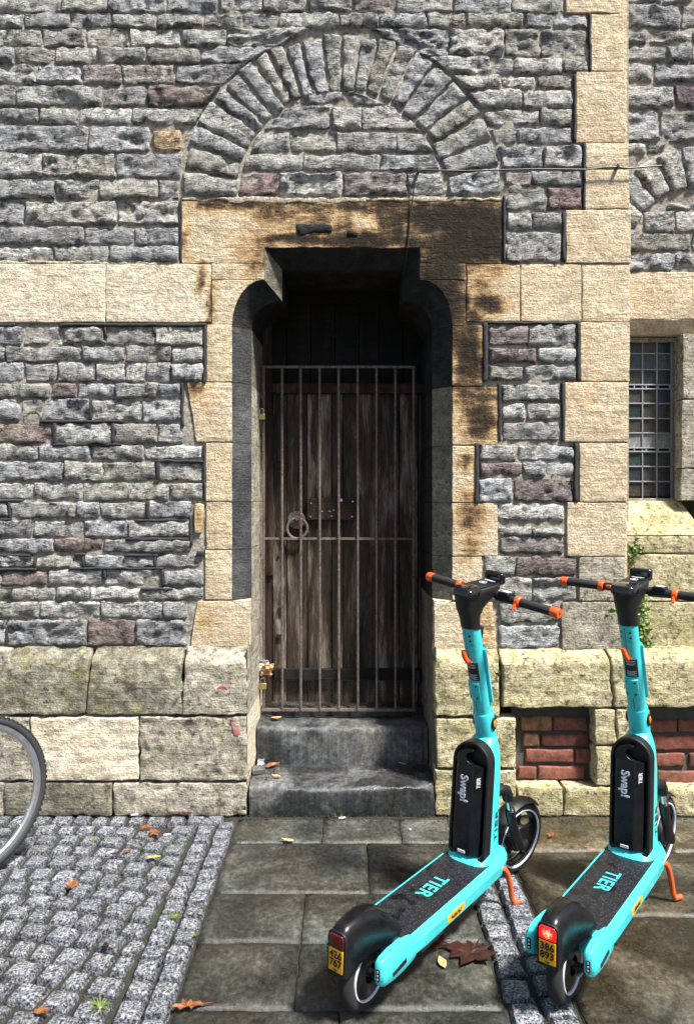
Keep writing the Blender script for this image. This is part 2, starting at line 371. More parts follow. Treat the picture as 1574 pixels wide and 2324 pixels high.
# ------------------------------------------------------------------ stone surfaces
SOOT = []   # (cx, cy, rx, ry, strength) in wall picture units
def soot_at(X, Z, Y):
    px = X * F / Y + CX; py = CY + (H - Z) * F / Y
    wx = px + 22 * fbm(X * 7, Z * 7, 3.3, 3); wy = py + 16 * fbm(X * 7, Z * 7, 9.1, 3)
    s = np.zeros_like(X)
    for cx, cy, rx, ry, st in SOOT:
        d = ((wx - cx) / rx) ** 2 + ((wy - cy) / ry) ** 2
        s = np.maximum(s, st * np.minimum(1, 1.25 * np.exp(-.85 * d)))
    return s
def surf(name, mp, wid, hei, Yb, mat, parent, res=0.010, gap=0.004, rc=0.012, wob=0.004, bulge=0.018, rough=0.012,
         edge=0.022, skirt=0.05, color=None, strata=2.4, soot=False, seed=None, mortar_tilt=True, tilt=0.0):
    seed = random.random() * 50 if seed is None else seed
    nu = int(min(90, max(5, round(wid / res)))); nv = int(min(90, max(4, round(hei / res))))
    def axis(n, L):
        e = min(edge, L * .3) / L; k = [0, e * .3, e * .65, e] if edge > .004 else [0, e]
        inner = np.linspace(e, 1 - e, max(2, n - 2 * len(k)) + 1)[1:-1]
        return np.array(k + list(inner) + [1 - q for q in k[::-1]])
    au, av = axis(nu, wid), axis(nv, hei); nu, nv = len(au) - 1, len(av) - 1
    u, v = np.meshgrid(au, av)
    a = (u - .5) * wid; b = (v - .5) * hei
    # squeeze sample lines towards the rim so the rim profile is resolved
    hw, hh = wid / 2 - gap, hei / 2 - gap
    a = a / (wid / 2) * hw; b = b / (hei / 2) * hh
    d = np.minimum(hw - np.abs(a), hh - np.abs(b))
    if rc > 0:
        rc_ = min(rc, hw * .8, hh * .8)
        qa = np.maximum(np.abs(a) - (hw - rc_), 0) / rc_; qb = np.maximum(np.abs(b) - (hh - rc_), 0) / rc_
        L = np.sqrt(qa * qa + qb * qb); k = np.where(L > 1e-9, np.maximum(qa, qb) / np.maximum(L, 1e-9), 1)
        a = np.where(qa > 0, np.sign(a) * (hw - rc_ + qa * k * rc_), a); b = np.where(qb > 0, np.sign(b) * (hh - rc_ + qb * k * rc_), b)
    uu = a / wid + .5; vv = b / hei + .5
    X, Z = mp(uu, vv)
    if wob:
        e = np.clip(1 - d / 0.05, 0, 1)
        X = X + wob * e * fbm(X * 22, Z * 22, seed, 3) * 2; Z = Z + wob * e * fbm(X * 22, Z * 22, seed + 9, 3) * 2
    tt = np.clip(d / edge, 0, 1); pr = 1 - (1 - tt) ** 2
    h = bulge * pr
    if rough:
        n = fbm(X * 10, Z * 10 * strata * .6, seed, 3, .6)
        rdg = 1 - np.abs(fbm(X * 8 + 5, Z * 15, seed + 4, 3, .6)) * 2.4
        f2 = min(27, .20 / res); n2 = fbm(X * f2, Z * f2 * (max(1, strata * .7) if res < .01 else 1), seed + 2, 2, .6)
        h = h + rough * (0.95 * n + 0.5 * rdg + 0.6 * n2) * (0.25 + 0.75 * pr)
    if tilt: h = h + tilt * (vv - .5)
    Y = (Yb(Z) if callable(Yb) else Yb) - h
    cx, cz = float(X.mean()), float(Z.mean()); cy = float(Y.mean())
    P = np.stack([X - cx, Y - cy, Z - cz], -1).reshape(-1, 3)
    W1 = nu + 1
    rim = list(range(0, nu)) + [nu + W1 * j for j in range(nv)] + [W1 * nv + nu - i for i in range(nu)] + [W1 * (nv - j) for j in range(nv)]
    base = len(P); S = P[rim].copy(); S[:, 1] += skirt
    P = np.concatenate([P, S])
    idx = np.arange(W1 * (nv + 1)).reshape(nv + 1, W1)
    q = np.stack([idx[:-1, :-1], idx[:-1, 1:], idx[1:, 1:], idx[1:, :-1]], -1).reshape(-1, 4)
    m = len(rim); r = np.array(rim); rn = np.roll(r, -1); sb = base + np.arange(m); sn = np.roll(sb, -1)
    q = np.concatenate([q, np.stack([r, sb, sn, rn], -1)])
    me = bpy.data.meshes.new(name)
    me.vertices.add(len(P)); me.vertices.foreach_set('co', P.ravel())
    me.loops.add(q.size); me.loops.foreach_set('vertex_index', q.ravel().astype(np.int32))
    me.polygons.add(len(q)); me.polygons.foreach_set('loop_start', np.arange(0, q.size, 4, dtype=np.int32))
    me.polygons.foreach_set('use_smooth', np.ones(len(q), bool))
    me.update(calc_edges=True); me.validate()
    if soot:
        at = me.attributes.new('soot', 'FLOAT', 'POINT')
        sv = soot_at(X, Z, YW).ravel(); sv = np.concatenate([sv, sv[rim]])
        at.data.foreach_set('value', sv.astype(np.float32))
    o = link(name, me, mat, parent, color); o.location = (cx, cy, cz)
    return o
def quad(c4):
    (ax, az), (bx, bz), (cx, cz), (dx, dz) = c4      # TL TR BR BL
    def mp(u, v):
        v = 1 - v
        return ((1 - v) * ((1 - u) * ax + u * bx) + v * ((1 - u) * dx + u * cx), (1 - v) * ((1 - u) * az + u * bz) + v * ((1 - u) * dz + u * cz))
    wd = (math.hypot(bx - ax, bz - az) + math.hypot(cx - dx, cz - dz)) / 2; hg = (math.hypot(ax - dx, az - dz) + math.hypot(bx - cx, bz - cz)) / 2
    return mp, wd, hg
def pquad(x0, y0, x1, y1, Y, tl=0, tr=0, br=0, bl=0):
    # rectangle in picture units on the plane Y; corner x offsets
    return quad([(WX(x0 + tl, Y), WZ(y0, Y)), (WX(x1 + tr, Y), WZ(y0, Y)), (WX(x1 + br, Y), WZ(y1, Y)), (WX(x0 + bl, Y), WZ(y1, Y))])

# ================================================================== GROUND
gm = MB().add([(-60, -60, -0.03), (60, -60, -0.03), (60, 60, -0.03), (-60, 60, -0.03)], [(0, 1, 2, 3)])
tag(gm.build('ground', 'dirt', smooth=False), kind='structure')

# joint bed under the paving (fine grid, slightly uneven)
def bed(name, x0, x1, y0, y1, z, mat='dirt', step=0.03, amp=0.006):
    nx, ny = int((x1 - x0) / step), int((y1 - y0) / step)
    X, Y = np.meshgrid(np.linspace(x0, x1, nx + 1), np.linspace(y0, y1, ny + 1))
    Z = z + amp * fbm(X * 9, Y * 9, 1.5, 4)
    idx = np.arange((nx + 1) * (ny + 1)).reshape(ny + 1, nx + 1)
    q = np.stack([idx[:-1, :-1], idx[:-1, 1:], idx[1:, 1:], idx[1:, :-1]], -1).reshape(-1, 4)
    mb = MB(); mb.v = [tuple(a) for a in np.stack([X, Y, Z], -1).reshape(-1, 3)]; mb.f = [tuple(int(i) for i in a) for a in q]
    return mb.build(name, mat)
XL, XR0, XR1 = -0.542, 0.497, 0.722       # edges of the flagstone path and of the sett strip on its right
pav = bed('cobbled_pavement', -3.2, XL, 1.2, 3.86, -0.017); tag(pav, kind='structure')
pth = bed('flagstone_path', XL + .001, XR0, 1.2, 3.86, -0.012, amp=0.003); tag(pth, kind='structure')
stp = bed('cobble_strip', XR0 + .001, XR1, 1.2, 3.86, -0.016); tag(stp, kind='structure')
brn = bed('flagstone_pavement', XR1 + .001, 3.4, 1.2, 3.86, -0.012, amp=0.003); tag(brn, kind='structure')

# ---- setts
def sett_mesh(k):
    n = 9; rs = np.random.RandomState(k)
    u, v = np.meshgrid(np.linspace(-.5, .5, n), np.linspace(-.5, .5, n))
    qa, qb = np.maximum(abs(u) - .30, 0) / .2, np.maximum(abs(v) - .30, 0) / .2
    L = np.sqrt(qa ** 2 + qb ** 2); kk = np.where(L > 1e-9, np.maximum(qa, qb) / np.maximum(L, 1e-9), 1); kk = .68 + .32 * kk
    x = np.where(qa > 0, np.sign(u) * (.30 + qa * kk * .2), u); y = np.where(qb > 0, np.sign(v) * (.30 + qb * kk * .2), v)
    e = np.maximum(abs(u), abs(v)) * 2
    x = x + .05 * fbm(u * 2.6, v * 2.6, k * 3.1, 3) * e; y = y + .05 * fbm(u * 2.6, v * 2.6, k * 3.1 + 40, 3) * e
    sk = rs.uniform(-.10, .10, 4); x = x * (1 + sk[0] * v) ; y = y * (1 + sk[1] * u)
    z = -.010 * np.clip((e - .80) / .20, 0, 1) ** 2 + .005 * fbm(u * 4, v * 4, k + .5, 4) + .001 * (1 - e ** 2) + .004 * (sk[2] * u + sk[3] * v) * 4
    P = np.stack([x, y, z], -1).reshape(-1, 3)
    rim = [i for i in range(n - 1)] + [n * j + n - 1 for j in range(n - 1)] + [n * n - 1 - i for i in range(n - 1)] + [n * (n - 1 - j) for j in range(n - 1)]
    S = P[rim].copy(); S[:, 2] = -.035; S[:, :2] *= 1.0
    b = len(P); V = np.concatenate([P, S])
    f = [(j * n + i, j * n + i + 1, (j + 1) * n + i + 1, (j + 1) * n + i) for j in range(n - 1) for i in range(n - 1)]
    m = len(rim); f += [(rim[i], b + i, b + (i + 1) % m, rim[(i + 1) % m]) for i in range(m)]
    me = bpy.data.meshes.new('sett'); me.from_pydata([tuple(a) for a in V], [], f)
    me.polygons.foreach_set('use_smooth', [True] * len(f)); me.materials.append(M['granite']); me.update()
    return me
SETT = [sett_mesh(k) for k in range(18)]
def sett(x, y, sx, sy, rz, parent, z=0.004):
    o = link('sett', random.choice(SETT), None, parent)
    o.location = (x, y, z + random.uniform(-.003, .004)); o.scale = (sx, sy, 1); o.rotation_euler = (random.uniform(-.03, .03), random.uniform(-.03, .03), rz + random.choice((0, 1)) * math.pi)
    g = random.uniform(.8, 1.25); g *= .70; o.color = (g * random.uniform(.92, .97), g * .98, g * random.uniform(1.02, 1.09), 1)
    return o
def in_view(x, y, m=0.10):
    return y > 2.235 - m * 1.5 and x > -(787 / F) * y - m
extra = []
def try_sett(x, y, sx, sy, rz):
    if in_view(x, y): sett(x, y, sx, sy, rz, pav)
    else: extra.append((x, y, sx, sy, rz))
# two straight edge courses along the path
for c_, x in enumerate((XL - .045, XL - .134)):
    y = 1.75 + c_ * .05
    while y < 3.60:
        l = random.uniform(.080, .104)
        try_sett(x + random.uniform(-.004, .004), y + l / 2, .080 if c_ == 0 else .079, l - .012, random.uniform(-.04, .04)); y += l
# course along the wall
x = XL - .06
while x > -2.3:
    l = random.uniform(.078, .108)
    try_sett(x - l / 2, 3.635, l - .012, .086, random.uniform(-.04, .04)); x -= l
# field: bowed rows
row = 0; y0 = 1.75
while y0 < 3.62:
    x = XL - .180 - random.uniform(0, .012)
    hgt = random.uniform(.094, .112)
    while x > -2.2:
        l = random.uniform(.085, .122) if x < XL - .22 else random.choice((.07, .10, .125))
        bow = .16 * math.sin((XL - x) * 2.2) + .02 * (XL - x)
        yy = y0 + bow - .03
        if 1.7 < yy < 3.555: try_sett(x - l / 2, yy + random.uniform(-.008, .008), l - .017, hgt - .018, random.uniform(-.13, .13) - .25 * math.cos((XL - x) * 2.2))
        x -= l
    y0 += hgt; row += 1
# strip on the right of the path: two courses
for c_, x in enumerate((XR0 + .056, XR0 + .164)):
    y = 1.8 + c_ * .045
    while y < 3.55:
        l = random.uniform(.092, .118)
        if y > 2.1: sett(x + random.uniform(-.004, .004), y + l / 2, .096, l - .013, random.uniform(-.05, .05), stp)
        y += l
mb = MB()
for (x, y, sx, sy, rz) in extra:
    k = random.choice(SETT); ca, sa = math.cos(rz), math.sin(rz)
    vs_ = [(x + (a.co.x * sx) * ca - (a.co.y * sy) * sa, y + (a.co.x * sx) * sa + (a.co.y * sy) * ca, a.co.z + .003) for a in k.vertices]
    mb.add(vs_, [tuple(pp.vertices) for pp in k.polygons])
tag(mb.build('sett_field', 'granite', pav), kind='stuff')

# ---- flagstones
def flagstone(x0, x1, y0, y1, mat, parent, z=0.0, gap=0.006, rough=0.004, g=1.0, name='flagstone', skew=0.0):
    nx, ny = max(4, int((x1 - x0) / .03)), max(4, int((y1 - y0) / .03))
    u, v = np.meshgrid(np.linspace(0, 1, nx + 1), np.linspace(0, 1, ny + 1))
    w_, h_ = x1 - x0 - gap, y1 - y0 - gap
    X = (u - .5) * w_ + skew * (v - .5); Y = (v - .5) * h_
    d = np.minimum(np.minimum(u, 1 - u) * w_, np.minimum(v, 1 - v) * h_)
    cx, cy = (x0 + x1) / 2, (y0 + y1) / 2
    e = d < 1e-6
    X = X + np.where(e, .005 * fbm((X + cx) * 20, (Y + cy) * 20, 2.2, 3), 0); Y = Y + np.where(e, .005 * fbm((X + cx) * 20, (Y + cy) * 20, 8.2, 3), 0)
    Z = rough * fbm((X + cx) * 6, (Y + cy) * 6, 4.4, 4) - np.where(e, .005, 0)
    P = np.stack([X, Y, Z], -1).reshape(-1, 3); W1 = nx + 1
    rim = [i for i in range(nx)] + [nx + W1 * j for j in range(ny)] + [W1 * ny + nx - i for i in range(nx)] + [W1 * (ny - j) for j in range(ny)]
    S = P[rim].copy(); S[:, 2] = -.04; b = len(P)
    f = [(j * W1 + i, j * W1 + i + 1, (j + 1) * W1 + i + 1, (j + 1) * W1 + i) for j in range(ny) for i in range(nx)]
    m = len(rim); f += [(rim[i], b + i, b + (i + 1) % m, rim[(i + 1) % m]) for i in range(m)]
    me = bpy.data.meshes.new(name); me.from_pydata([tuple(a) for a in np.concatenate([P, S])], [], f)
    me.polygons.foreach_set('use_smooth', [True] * len(f)); me.update()
    o = link(name, me, mat, parent, (g, g, g)); o.location = (cx, cy, z); o.rotation_euler = (random.uniform(-.004, .004), random.uniform(-.004, .004), 0)
    return o
def gx(px, Y): return (px - CX) * Y / F
rows = [(3.668, 3.405, [(732, 1883), (908, 1883)]), (3.405, 2.977, [(834, 1968)]), (2.977, 2.648, [(687, 2080)]), (2.648, 2.30, [(674, 2210)]), (2.30, 1.95, [(770, 2310)]), (1.95, 1.5, [(800, 2400)])]
for ya, yb, js in rows:
    xs = [XL + .004] + [gx(px, F * H / (py - CY)) for px, py in js] + [XR0 - .004]
    for i in range(len(xs) - 1):
        g = random.uniform(.8, 1.3)
        if abs(ya - 3.405) < .01: g = 1.0 if i == 0 else .55
        if abs(ya - 3.668) < .01: g = 1.55
        if abs(ya - 2.30) < .01 and i == 0: g = .75
        flagstone(xs[i], xs[i + 1], yb, ya, 'flag_dark', pth, g=g)
for ya, yb, xs in [(3.69, 3.325, (XR1, 1.45, 2.3, 3.2)), (3.325, 2.815, (XR1, 2.05, 3.2)), (2.815, 2.02, (XR1, 1.9, 3.1)), (2.02, 1.4, (XR1, 1.5, 2.6))]:
    for i in range(len(xs) - 1):
        flagstone(xs[i] + .004, xs[i + 1], yb, ya, 'flag_brown', brn, g=random.uniform(.85, 1.3) * (1.5 if ya > 3.6 else 1.0), rough=.008)

# ================================================================== BUILDING
BLD = empty('stone_building', (0, YW, 0))
tag(BLD, 'old grey rubble stone building front with cream sandstone doorway, corner pier and leaded window', 'building')
BINV = Matrix.Translation((0, -YW, 0))
_link0 = link
def link(name, me, mat=None, parent=None, color=None, smooth=True, angle=None):
    o = _link0(name, me, mat, parent, color)
    if parent is BLD: o.matrix_parent_inverse = BINV
    return o

# mortar sheets
def sheet(name, x0, x1, z0, z1, Y, hole=None, step=0.016, amp=0.012):
    nx, nz = int((x1 - x0) / step), int((z1 - z0) / step)
    X, Z = np.meshgrid(np.linspace(x0, x1, nx + 1), np.linspace(z0, z1, nz + 1))
    Yv = Y - amp * fbm(X * 16, Z * 16, 6.6, 4, .6)
    idx = np.arange((nx + 1) * (nz + 1)).reshape(nz + 1, nx + 1)
    q = np.stack([idx[:-1, :-1], idx[:-1, 1:], idx[1:, 1:], idx[1:, :-1]], -1).reshape(-1, 4)
    if hole:
        xc = (X[:-1, :-1] + X[1:, 1:]).ravel() / 2; zc = (Z[:-1, :-1] + Z[1:, 1:]).ravel() / 2
        q = q[~((xc > hole[0]) & (xc < hole[1]) & (zc > hole[2]) & (zc < hole[3]))]
    mb = MB(); mb.v = [tuple(a) for a in np.stack([X, Yv, Z], -1).reshape(-1, 3)]; mb.f = [tuple(int(i) for i in a) for a in q]
    return mb.build(name, 'mortar', BLD)
YJ = YW + 0.012
rub = sheet('rubble_wall', -2.9, 1.405, 0.80, 4.75, YJ - .002, (-.60, .55, -1, 2.87))
YRJ = YR + 0.012
rub2 = sheet('recessed_rubble_wall', 1.40, 3.2, 2.74, 4.75, YRJ - .002)

# masonry core behind the faces
core = MB()
core.box((-1.76, 4.28, 2.38), (2.48, .84, 4.78)); core.box((.968, 4.28, 2.38), (1.0, .84, 4.78))
core.box((-.025, 4.28, 3.82), (.93, .84, 1.9)); core.box((-.025, 4.56, 1.4), (.93, .2, 2.95))
core.box((2.4, 4.44, 3.75), (1.86, .96, 2.02)); core.box((2.4, 4.50, .68), (1.86, 1.0, 1.30)); core.box((2.72, 4.44, 2.03), (1.2, .96, 1.42)); core.box((1.79, 4.80, 2.03), (.66, .2, 1.40))
core.build('wall_core', 'mortar', BLD, smooth=False)

GREY, BLUE, OLIVE, PURP, PALE, BUFF = (.43, .425, .412), (.38, .387, .402), (.42, .41, .375), (.37, .325, .32), (.54, .53, .51), (.58, .42, .26)
def tint(x=None):
    r = random.random()
    c = GREY if r < .36 else BLUE if r < .64 else OLIVE if r < .83 else PALE if r < .985 else PURP
    g = random.uniform(.78, 1.2); return tuple(k * g for k in c)
N_ST = [0]
def rubble(c4, Y=YJ, color=None, parent=rub, **k):
    if color and max(color) < .3: color = tuple(q * 1.2 * .8 + .05 for q in color)
    mp, wd, hg = quad(c4)
    b = random.uniform(.007, .016); ro = random.uniform(.013, .024)
    kw = dict(res=.0085, gap=random.uniform(.000, .003), rc=random.uniform(.006, .016), wob=.007, bulge=b, rough=ro, edge=random.uniform(.005, .016), skirt=.045, tilt=random.uniform(-.006, .010))
    kw.update(k); N_ST[0] += 1
    return surf('stone', mp, wd, hg, Y, 'rubble', parent, color=color or tint(), **kw)
def course(y0, y1, xs, sx, ox, oy, Y=YW, parent=rub, colors={}, lf=None, rf=None, YJ_=YJ):
    # y0,y1,xs in zoom units; picture = o + s*zoom
    j = 1.2
    for i in range(len(xs) - 1):
        a, b = xs[i], xs[i + 1]
        tl = bl = a; tr = br = b
        if i == 0 and lf: tl, bl = lf(y0), lf(y1)
        if i == len(xs) - 2 and rf: tr, br = rf(y0), rf(y1)
        cv = lambda x, y: (WX(ox + sx * x + random.uniform(-j, j), Y), WZ(oy + sx * y + random.uniform(-j, j), Y))
        rubble([cv(tl, y0), cv(tr, y0), cv(br, y1), cv(bl, y1)], YJ_, colors.get(i), parent)

# relieving arch over the lintel (zoom units of .4)
ACX, ACY, RO, RI = 1937.0, 1112.0, 920.0, 592.0
def exl(y): return ACX - math.sqrt(max(RO * RO - (ACY - y) ** 2, 150 ** 2)) - 6
def exr(y): return ACX + math.sqrt(max(RO * RO - (ACY - y) ** 2, 150 ** 2)) + 6
def inl(y): return ACX - math.sqrt(max(RI * RI - (ACY - y) ** 2, 60 ** 2)) + 8
def inr(y): return ACX + math.sqrt(max(RI * RI - (ACY - y) ** 2, 60 ** 2)) - 8
U = dict(sx=.4, ox=0, oy=0)
course(-60, 72, [-80, 80, 350, 615, 940, 1235, 1490, 1740, 2000, 2244, 2566, 2901, 3195], colors={8: PURP}, **U)
course(76, 158, [-80, 135, 395, 635, 890, 1155, 1370, 1584, 1924, 2149, 2418, 2641, 2971, 3136, 3330], **U)
course(162, 266, [-80, 240, 488, 735, 1025, 1285, 1640], rf=exl, **U)
course(266, 362, [-80, 80, 315, 555, 828, 1140, 1440], rf=exl, **U)
course(366, 480, [-80, 205, 465, 692, 992, 1285], rf=exl, colors={2: PURP, 3: OLIVE}, **U)
course(486, 604, [-80, 95, 580, 838, 1230], rf=exl, colors={3: (.24, .19, .175)}, **U)
course(610, 704, [-80, 225, 440, 748, 1125], rf=exl, **U)
course(710, 864, [-80, 505, 852], **U)
course(735, 856, [872, 1030], colors={0: BUFF}, **U)
course(870, 1010, [-80, 240, 655, 1030], colors={2: BLUE}, **U)
course(1018, 1126, [-80, 310, 562, 893, 1018], colors={3: BLUE}, **U)
course(1134, 1276, [-80, 138, 668, 1016], **U)
course(1284, 1390, [-80, 480, 757, 1018], colors={2: BLUE}, **U)
course(1396, 1488, [-80, 305, 622, 1022], **U)
for y0, y1, xs in [(166, 320, [2234, 2541, 2856, 3066, 3336]), (326, 416, [2400, 2783, 2913, 3190, 3336]), (430, 506, [2600, 2840, 3038, 3250]), (510, 612, [2665, 2960, 3246]),
                   (620, 716, [2745, 3060, 3243]), (724, 816, [2795, 2930, 3240]), (826, 956, [2830, 3075, 3300]), (970, 1054, [2862, 3015, 3300])]:
    course(y0, y1, xs, lf=exr, colors={0: PURP} if y0 == 970 else {}, **U)
course(1060, 1196, [2868, 3100, 3300], colors={1: (.25, .165, .17)}, **U)
course(1206, 1302, [2868, 3014, 3190], **U); course(1314, 1486, [2868, 3180], **U)
# tympanum
course(512, 592, [1600, 1738, 1966, 2200], lf=inl, rf=inr, **U)
course(598, 738, [1514, 1880, 2050, 2374], lf=inl, rf=inr, **U)
course(750, 864, [1434, 1640, 1905, 2245, 2474], lf=inl, rf=inr, **U)
course(872, 968, [1374, 1715, 2154, 2500], lf=inl, rf=inr, **U)
course(980, 1112, [1344, 1580, 1942, 2306, 2530], lf=inl, rf=inr, colors={0: (.24, .165, .165)}, **U)
# voussoirs
br_ = [0, 9.4, 18.8, 26.5, 36.8, 43, 50, 57, 63, 69, 75, 83, 90, 96.5, 102.8, 110, 117, 125, 134, 142, 150, 159.6, 169, 180]
def vouss(cx, cy, ri, ro, a0, a1, Y, YJ_, sc, ox, oy, parent):
    def pt(r, a): return (WX(ox + sc * (cx - r * math.cos(R(a))), Y), WZ(oy + sc * (cy - r * math.sin(R(a))), Y))
    r1 = ro + random.uniform(-14, 14); r0 = ri + random.uniform(-10, 12)
    mp, wd, hg = quad([pt(r1, a0), pt(r1, a1), pt(r0, a1), pt(r0, a0)])
    g = random.uniform(.85, 1.2); c = random.choice((BLUE, BLUE, GREY, OLIVE))
    # the bedding runs along the stone: noise is stretched radially through a rotated copy
    surf('voussoir', mp, wd, hg, YJ_, 'rubble', parent, color=tuple(k * g for k in c), res=.010, gap=.004, rc=.014, wob=.007, bulge=.016, rough=.018, edge=.012, skirt=.05, strata=1.0)
for i in range(len(br_) - 1): vouss(ACX, ACY, RI, RO, br_[i], br_[i + 1], YW, YJ, .4, 0, 0, rub)
# left lower field
V4 = dict(sx=.4, ox=0, oy=566.6)
for y0, y1, xs in [(430, 542, [-80, 130, 352, 600, 880, 1155]), (545, 638, [-80, 35, 462, 710, 972, 1155]), (642, 750, [-80, 138, 325, 542, 712, 828, 970, 1152]), (755, 842, [-80, 290, 437, 655, 892, 1030]),
                   (848, 976, [-80, 120, 243, 512, 805, 1032]), (986, 1100, [-80, 305, 650, 892, 1045]), (1106, 1196, [-80, 215, 520, 820, 1152]), (1202, 1316, [-80, 360, 580, 890, 1152]),
                   (1322, 1422, [-80, 190, 470, 730, 965, 1155]), (1430, 1526, [-80, 55, 435, 570, 840, 1090])]:
    course(y0, y1, xs, colors={0: (.25, .19, .17)} if y0 == 986 else {2: BLUE} if y0 == 848 else {1: (.26, .2, .19)} if y0 == 755 else {}, **V4)
V5 = dict(sx=.4, ox=0, oy=1133.3)
for y0, y1, xs in [(115, 216, [-80, 185, 470, 725, 1078]), (222, 306, [-80, 310, 580, 1085]), (312, 390, [-80, 205, 480, 880, 1150]), (396, 490, [-80, 10, 270, 590, 930, 1155]),
                   (497, 573, [-80, 70, 320, 505, 800, 1150]), (578, 676, [-80, 220, 570, 925, 1062]), (682, 832, [-80, 40, 490, 765, 1055])]:
    course(y0, y1, xs, colors={2: (.17, .125, .115)} if y0 == 682 else {1: (.23, .17, .155)} if y0 in (222, 396) else {}, **V5)
# panels between jamb and pier
V6 = dict(sx=.4, ox=944.4, oy=566.6)
for y0, y1, xs in [(424, 546, [405, 630, 905]), (556, 646, [405, 680, 905]), (656, 742, [405, 605, 905]), (762, 862, [480, 822]), (868, 966, [482, 620, 820]), (974, 1086, [482, 815]),
                   (1110, 1196, [352, 572, 890]), (1204, 1288, [352, 600, 732, 892]), (1296, 1432, [352, 548, 890]), (1440, 1532, [465, 845])]:
    course(y0, y1, xs, colors={0: (.22, .165, .165)} if y0 in (556, 1204) else {1: (.18, .14, .14)} if y0 == 1296 else {}, **V6)
V7 = dict(sx=.4, ox=944.4, oy=1196.2)
for y0, y1, xs in [(0, 48, [465, 655, 835]), (54, 156, [465, 840]), (166, 276, [385, 560, 905]), (284, 424, [400, 660, 905]), (430, 550, [465, 815]), (558, 690, [465, 812])]:
    course(y0, y1, xs, colors={1: (.19, .14, .135)} if y0 == 166 else {}, **V7)
# recessed wall, right edge
V8 = dict(sx=.4, ox=944.4, oy=0, Y=YR, parent=rub2, YJ_=YRJ)
for y0, y1, xs in [(-60, 16, [1110, 1400, 1660]), (24, 160, [1120, 1500, 1680]), (172, 246, [1120, 1305, 1570, 1720]), (254, 352, [1120, 1420, 1562, 1720]), (360, 466, [1120, 1345, 1720]), (484, 616, [1130, 1465, 1720]),
                   (625, 806, [1140, 1375, 1720]), (814, 876, [1150, 1305, 1415]), (1140, 1192, [1420, 1720]), (1198, 1316, [1280, 1470, 1720]), (1322, 1426, [1180, 1560, 1720]), (1438, 1536, [1180, 1470, 1720])]:
    course(y0, y1, xs, colors={1: (.17, .12, .14)} if y0 == 484 else {}, **V8)
for a0, a1 in [(10, 24), (24, 38), (38, 51), (51, 64), (64, 77), (77, 91)]:
    vouss(1640, 1480, 430, 655, a0, a1, YR, YRJ, .4, 944.4, 0, rub2)
# out-of-frame continuation, one joined mass
mb = MB()
z = .84
while z < 4.7:
    hgt = random.uniform(.085, .14)
    for x0, x1 in ((-2.88, -1.84), ) + (((-2.88, 1.4),) if z > 4.13 else ()):
        x = x0
        while x < x1 - .05:
            l = min(random.uniform(.18, .36), x1 - x)
            mb.box((x + l / 2, YJ, z + hgt / 2), (l - .014, .05, hgt - .014)); x += l
    z += hgt
tag(mb.build('side_rubble', 'rubble', BLD, bevel=.012, color=(.23, .23, .235)), kind='stuff')

# ---- black ribbon pointing
def strip(x0, y0, x1, y1, s, ox, oy, Y=YW - .008, wdt=None):
    X0, X1 = WX(ox + s * x0, YW), WX(ox + s * x1, YW); Z0, Z1 = WZ(oy + s * y1, YW), WZ(oy + s * y0, YW)
    mp, wd, hg = quad([(X0, Z1), (X1, Z1), (X1, Z0), (X0, Z0)])
    surf('pointing_strip', mp, wd, hg, Y, 'pointing', BLD, res=.012, gap=0, rc=0, wob=.0025, bulge=.003, rough=.003, edge=.004, skirt=.03)
for a in [(345, 420, 1170, 436), (-80, 420, 90, 434), (1155, 437, 1170, 755), (1030, 756, 1043, 1000), (1155, 1090, 1168, 1422), (595, 440, 608, 492), (868, 440, 885, 478), (230, 968, 700, 984), (508, 846, 525, 966),
          (305, 986, 325, 1098), (635, 986, 655, 1098), (305, 1099, 690, 1115), (885, 1192, 1154, 1208), (890, 1209, 910, 1302), (-80, 1416, 130, 1432), (50, 1433, 65, 1524), (-80, 1525, 65, 1537), (830, 1425, 850, 1527), (765, 1528, 1090, 1544)]:
    strip(*a, .4, 0, 566.6)
for a in [(1075, 85, 1092, 255), (715, 216, 1074, 234), (-80, 310, 185, 325), (195, 326, 210, 387), (-80, 388, 215, 402), (425, 305, 485, 320), (470, 321, 485, 384), (710, 310, 900, 325), (875, 326, 890, 384),
          (395, 385, 930, 398), (915, 399, 935, 490), (590, 399, 605, 452), (800, 500, 985, 515), (-80, 497, 70, 512), (55, 513, 75, 557), (35, 730, 50, 822)]:
    strip(*a, .4, 0, 1133.3)
for a in [(378, 415, 402, 750), (908, 415, 928, 746), (404, 411, 907, 423), (463, 757, 480, 1088), (822, 758, 838, 1088), (331, 1096, 352, 1440), (892, 1098, 914, 1432)]: strip(*a, .4, 944.4, 566.6)
for a in [(976, 84, 990, 405), (888, 428, 904, 802), (943, 818, 956, 1192), (824, 1205, 843, 1482), (489, 1112, 502, 1484)]: strip(*a, .4, 944.4, 0)
strip(410, 450, 413.5, 597, 1, 0, 0)
strip(448, 1250, 464, 1262, 1, 0, 0)

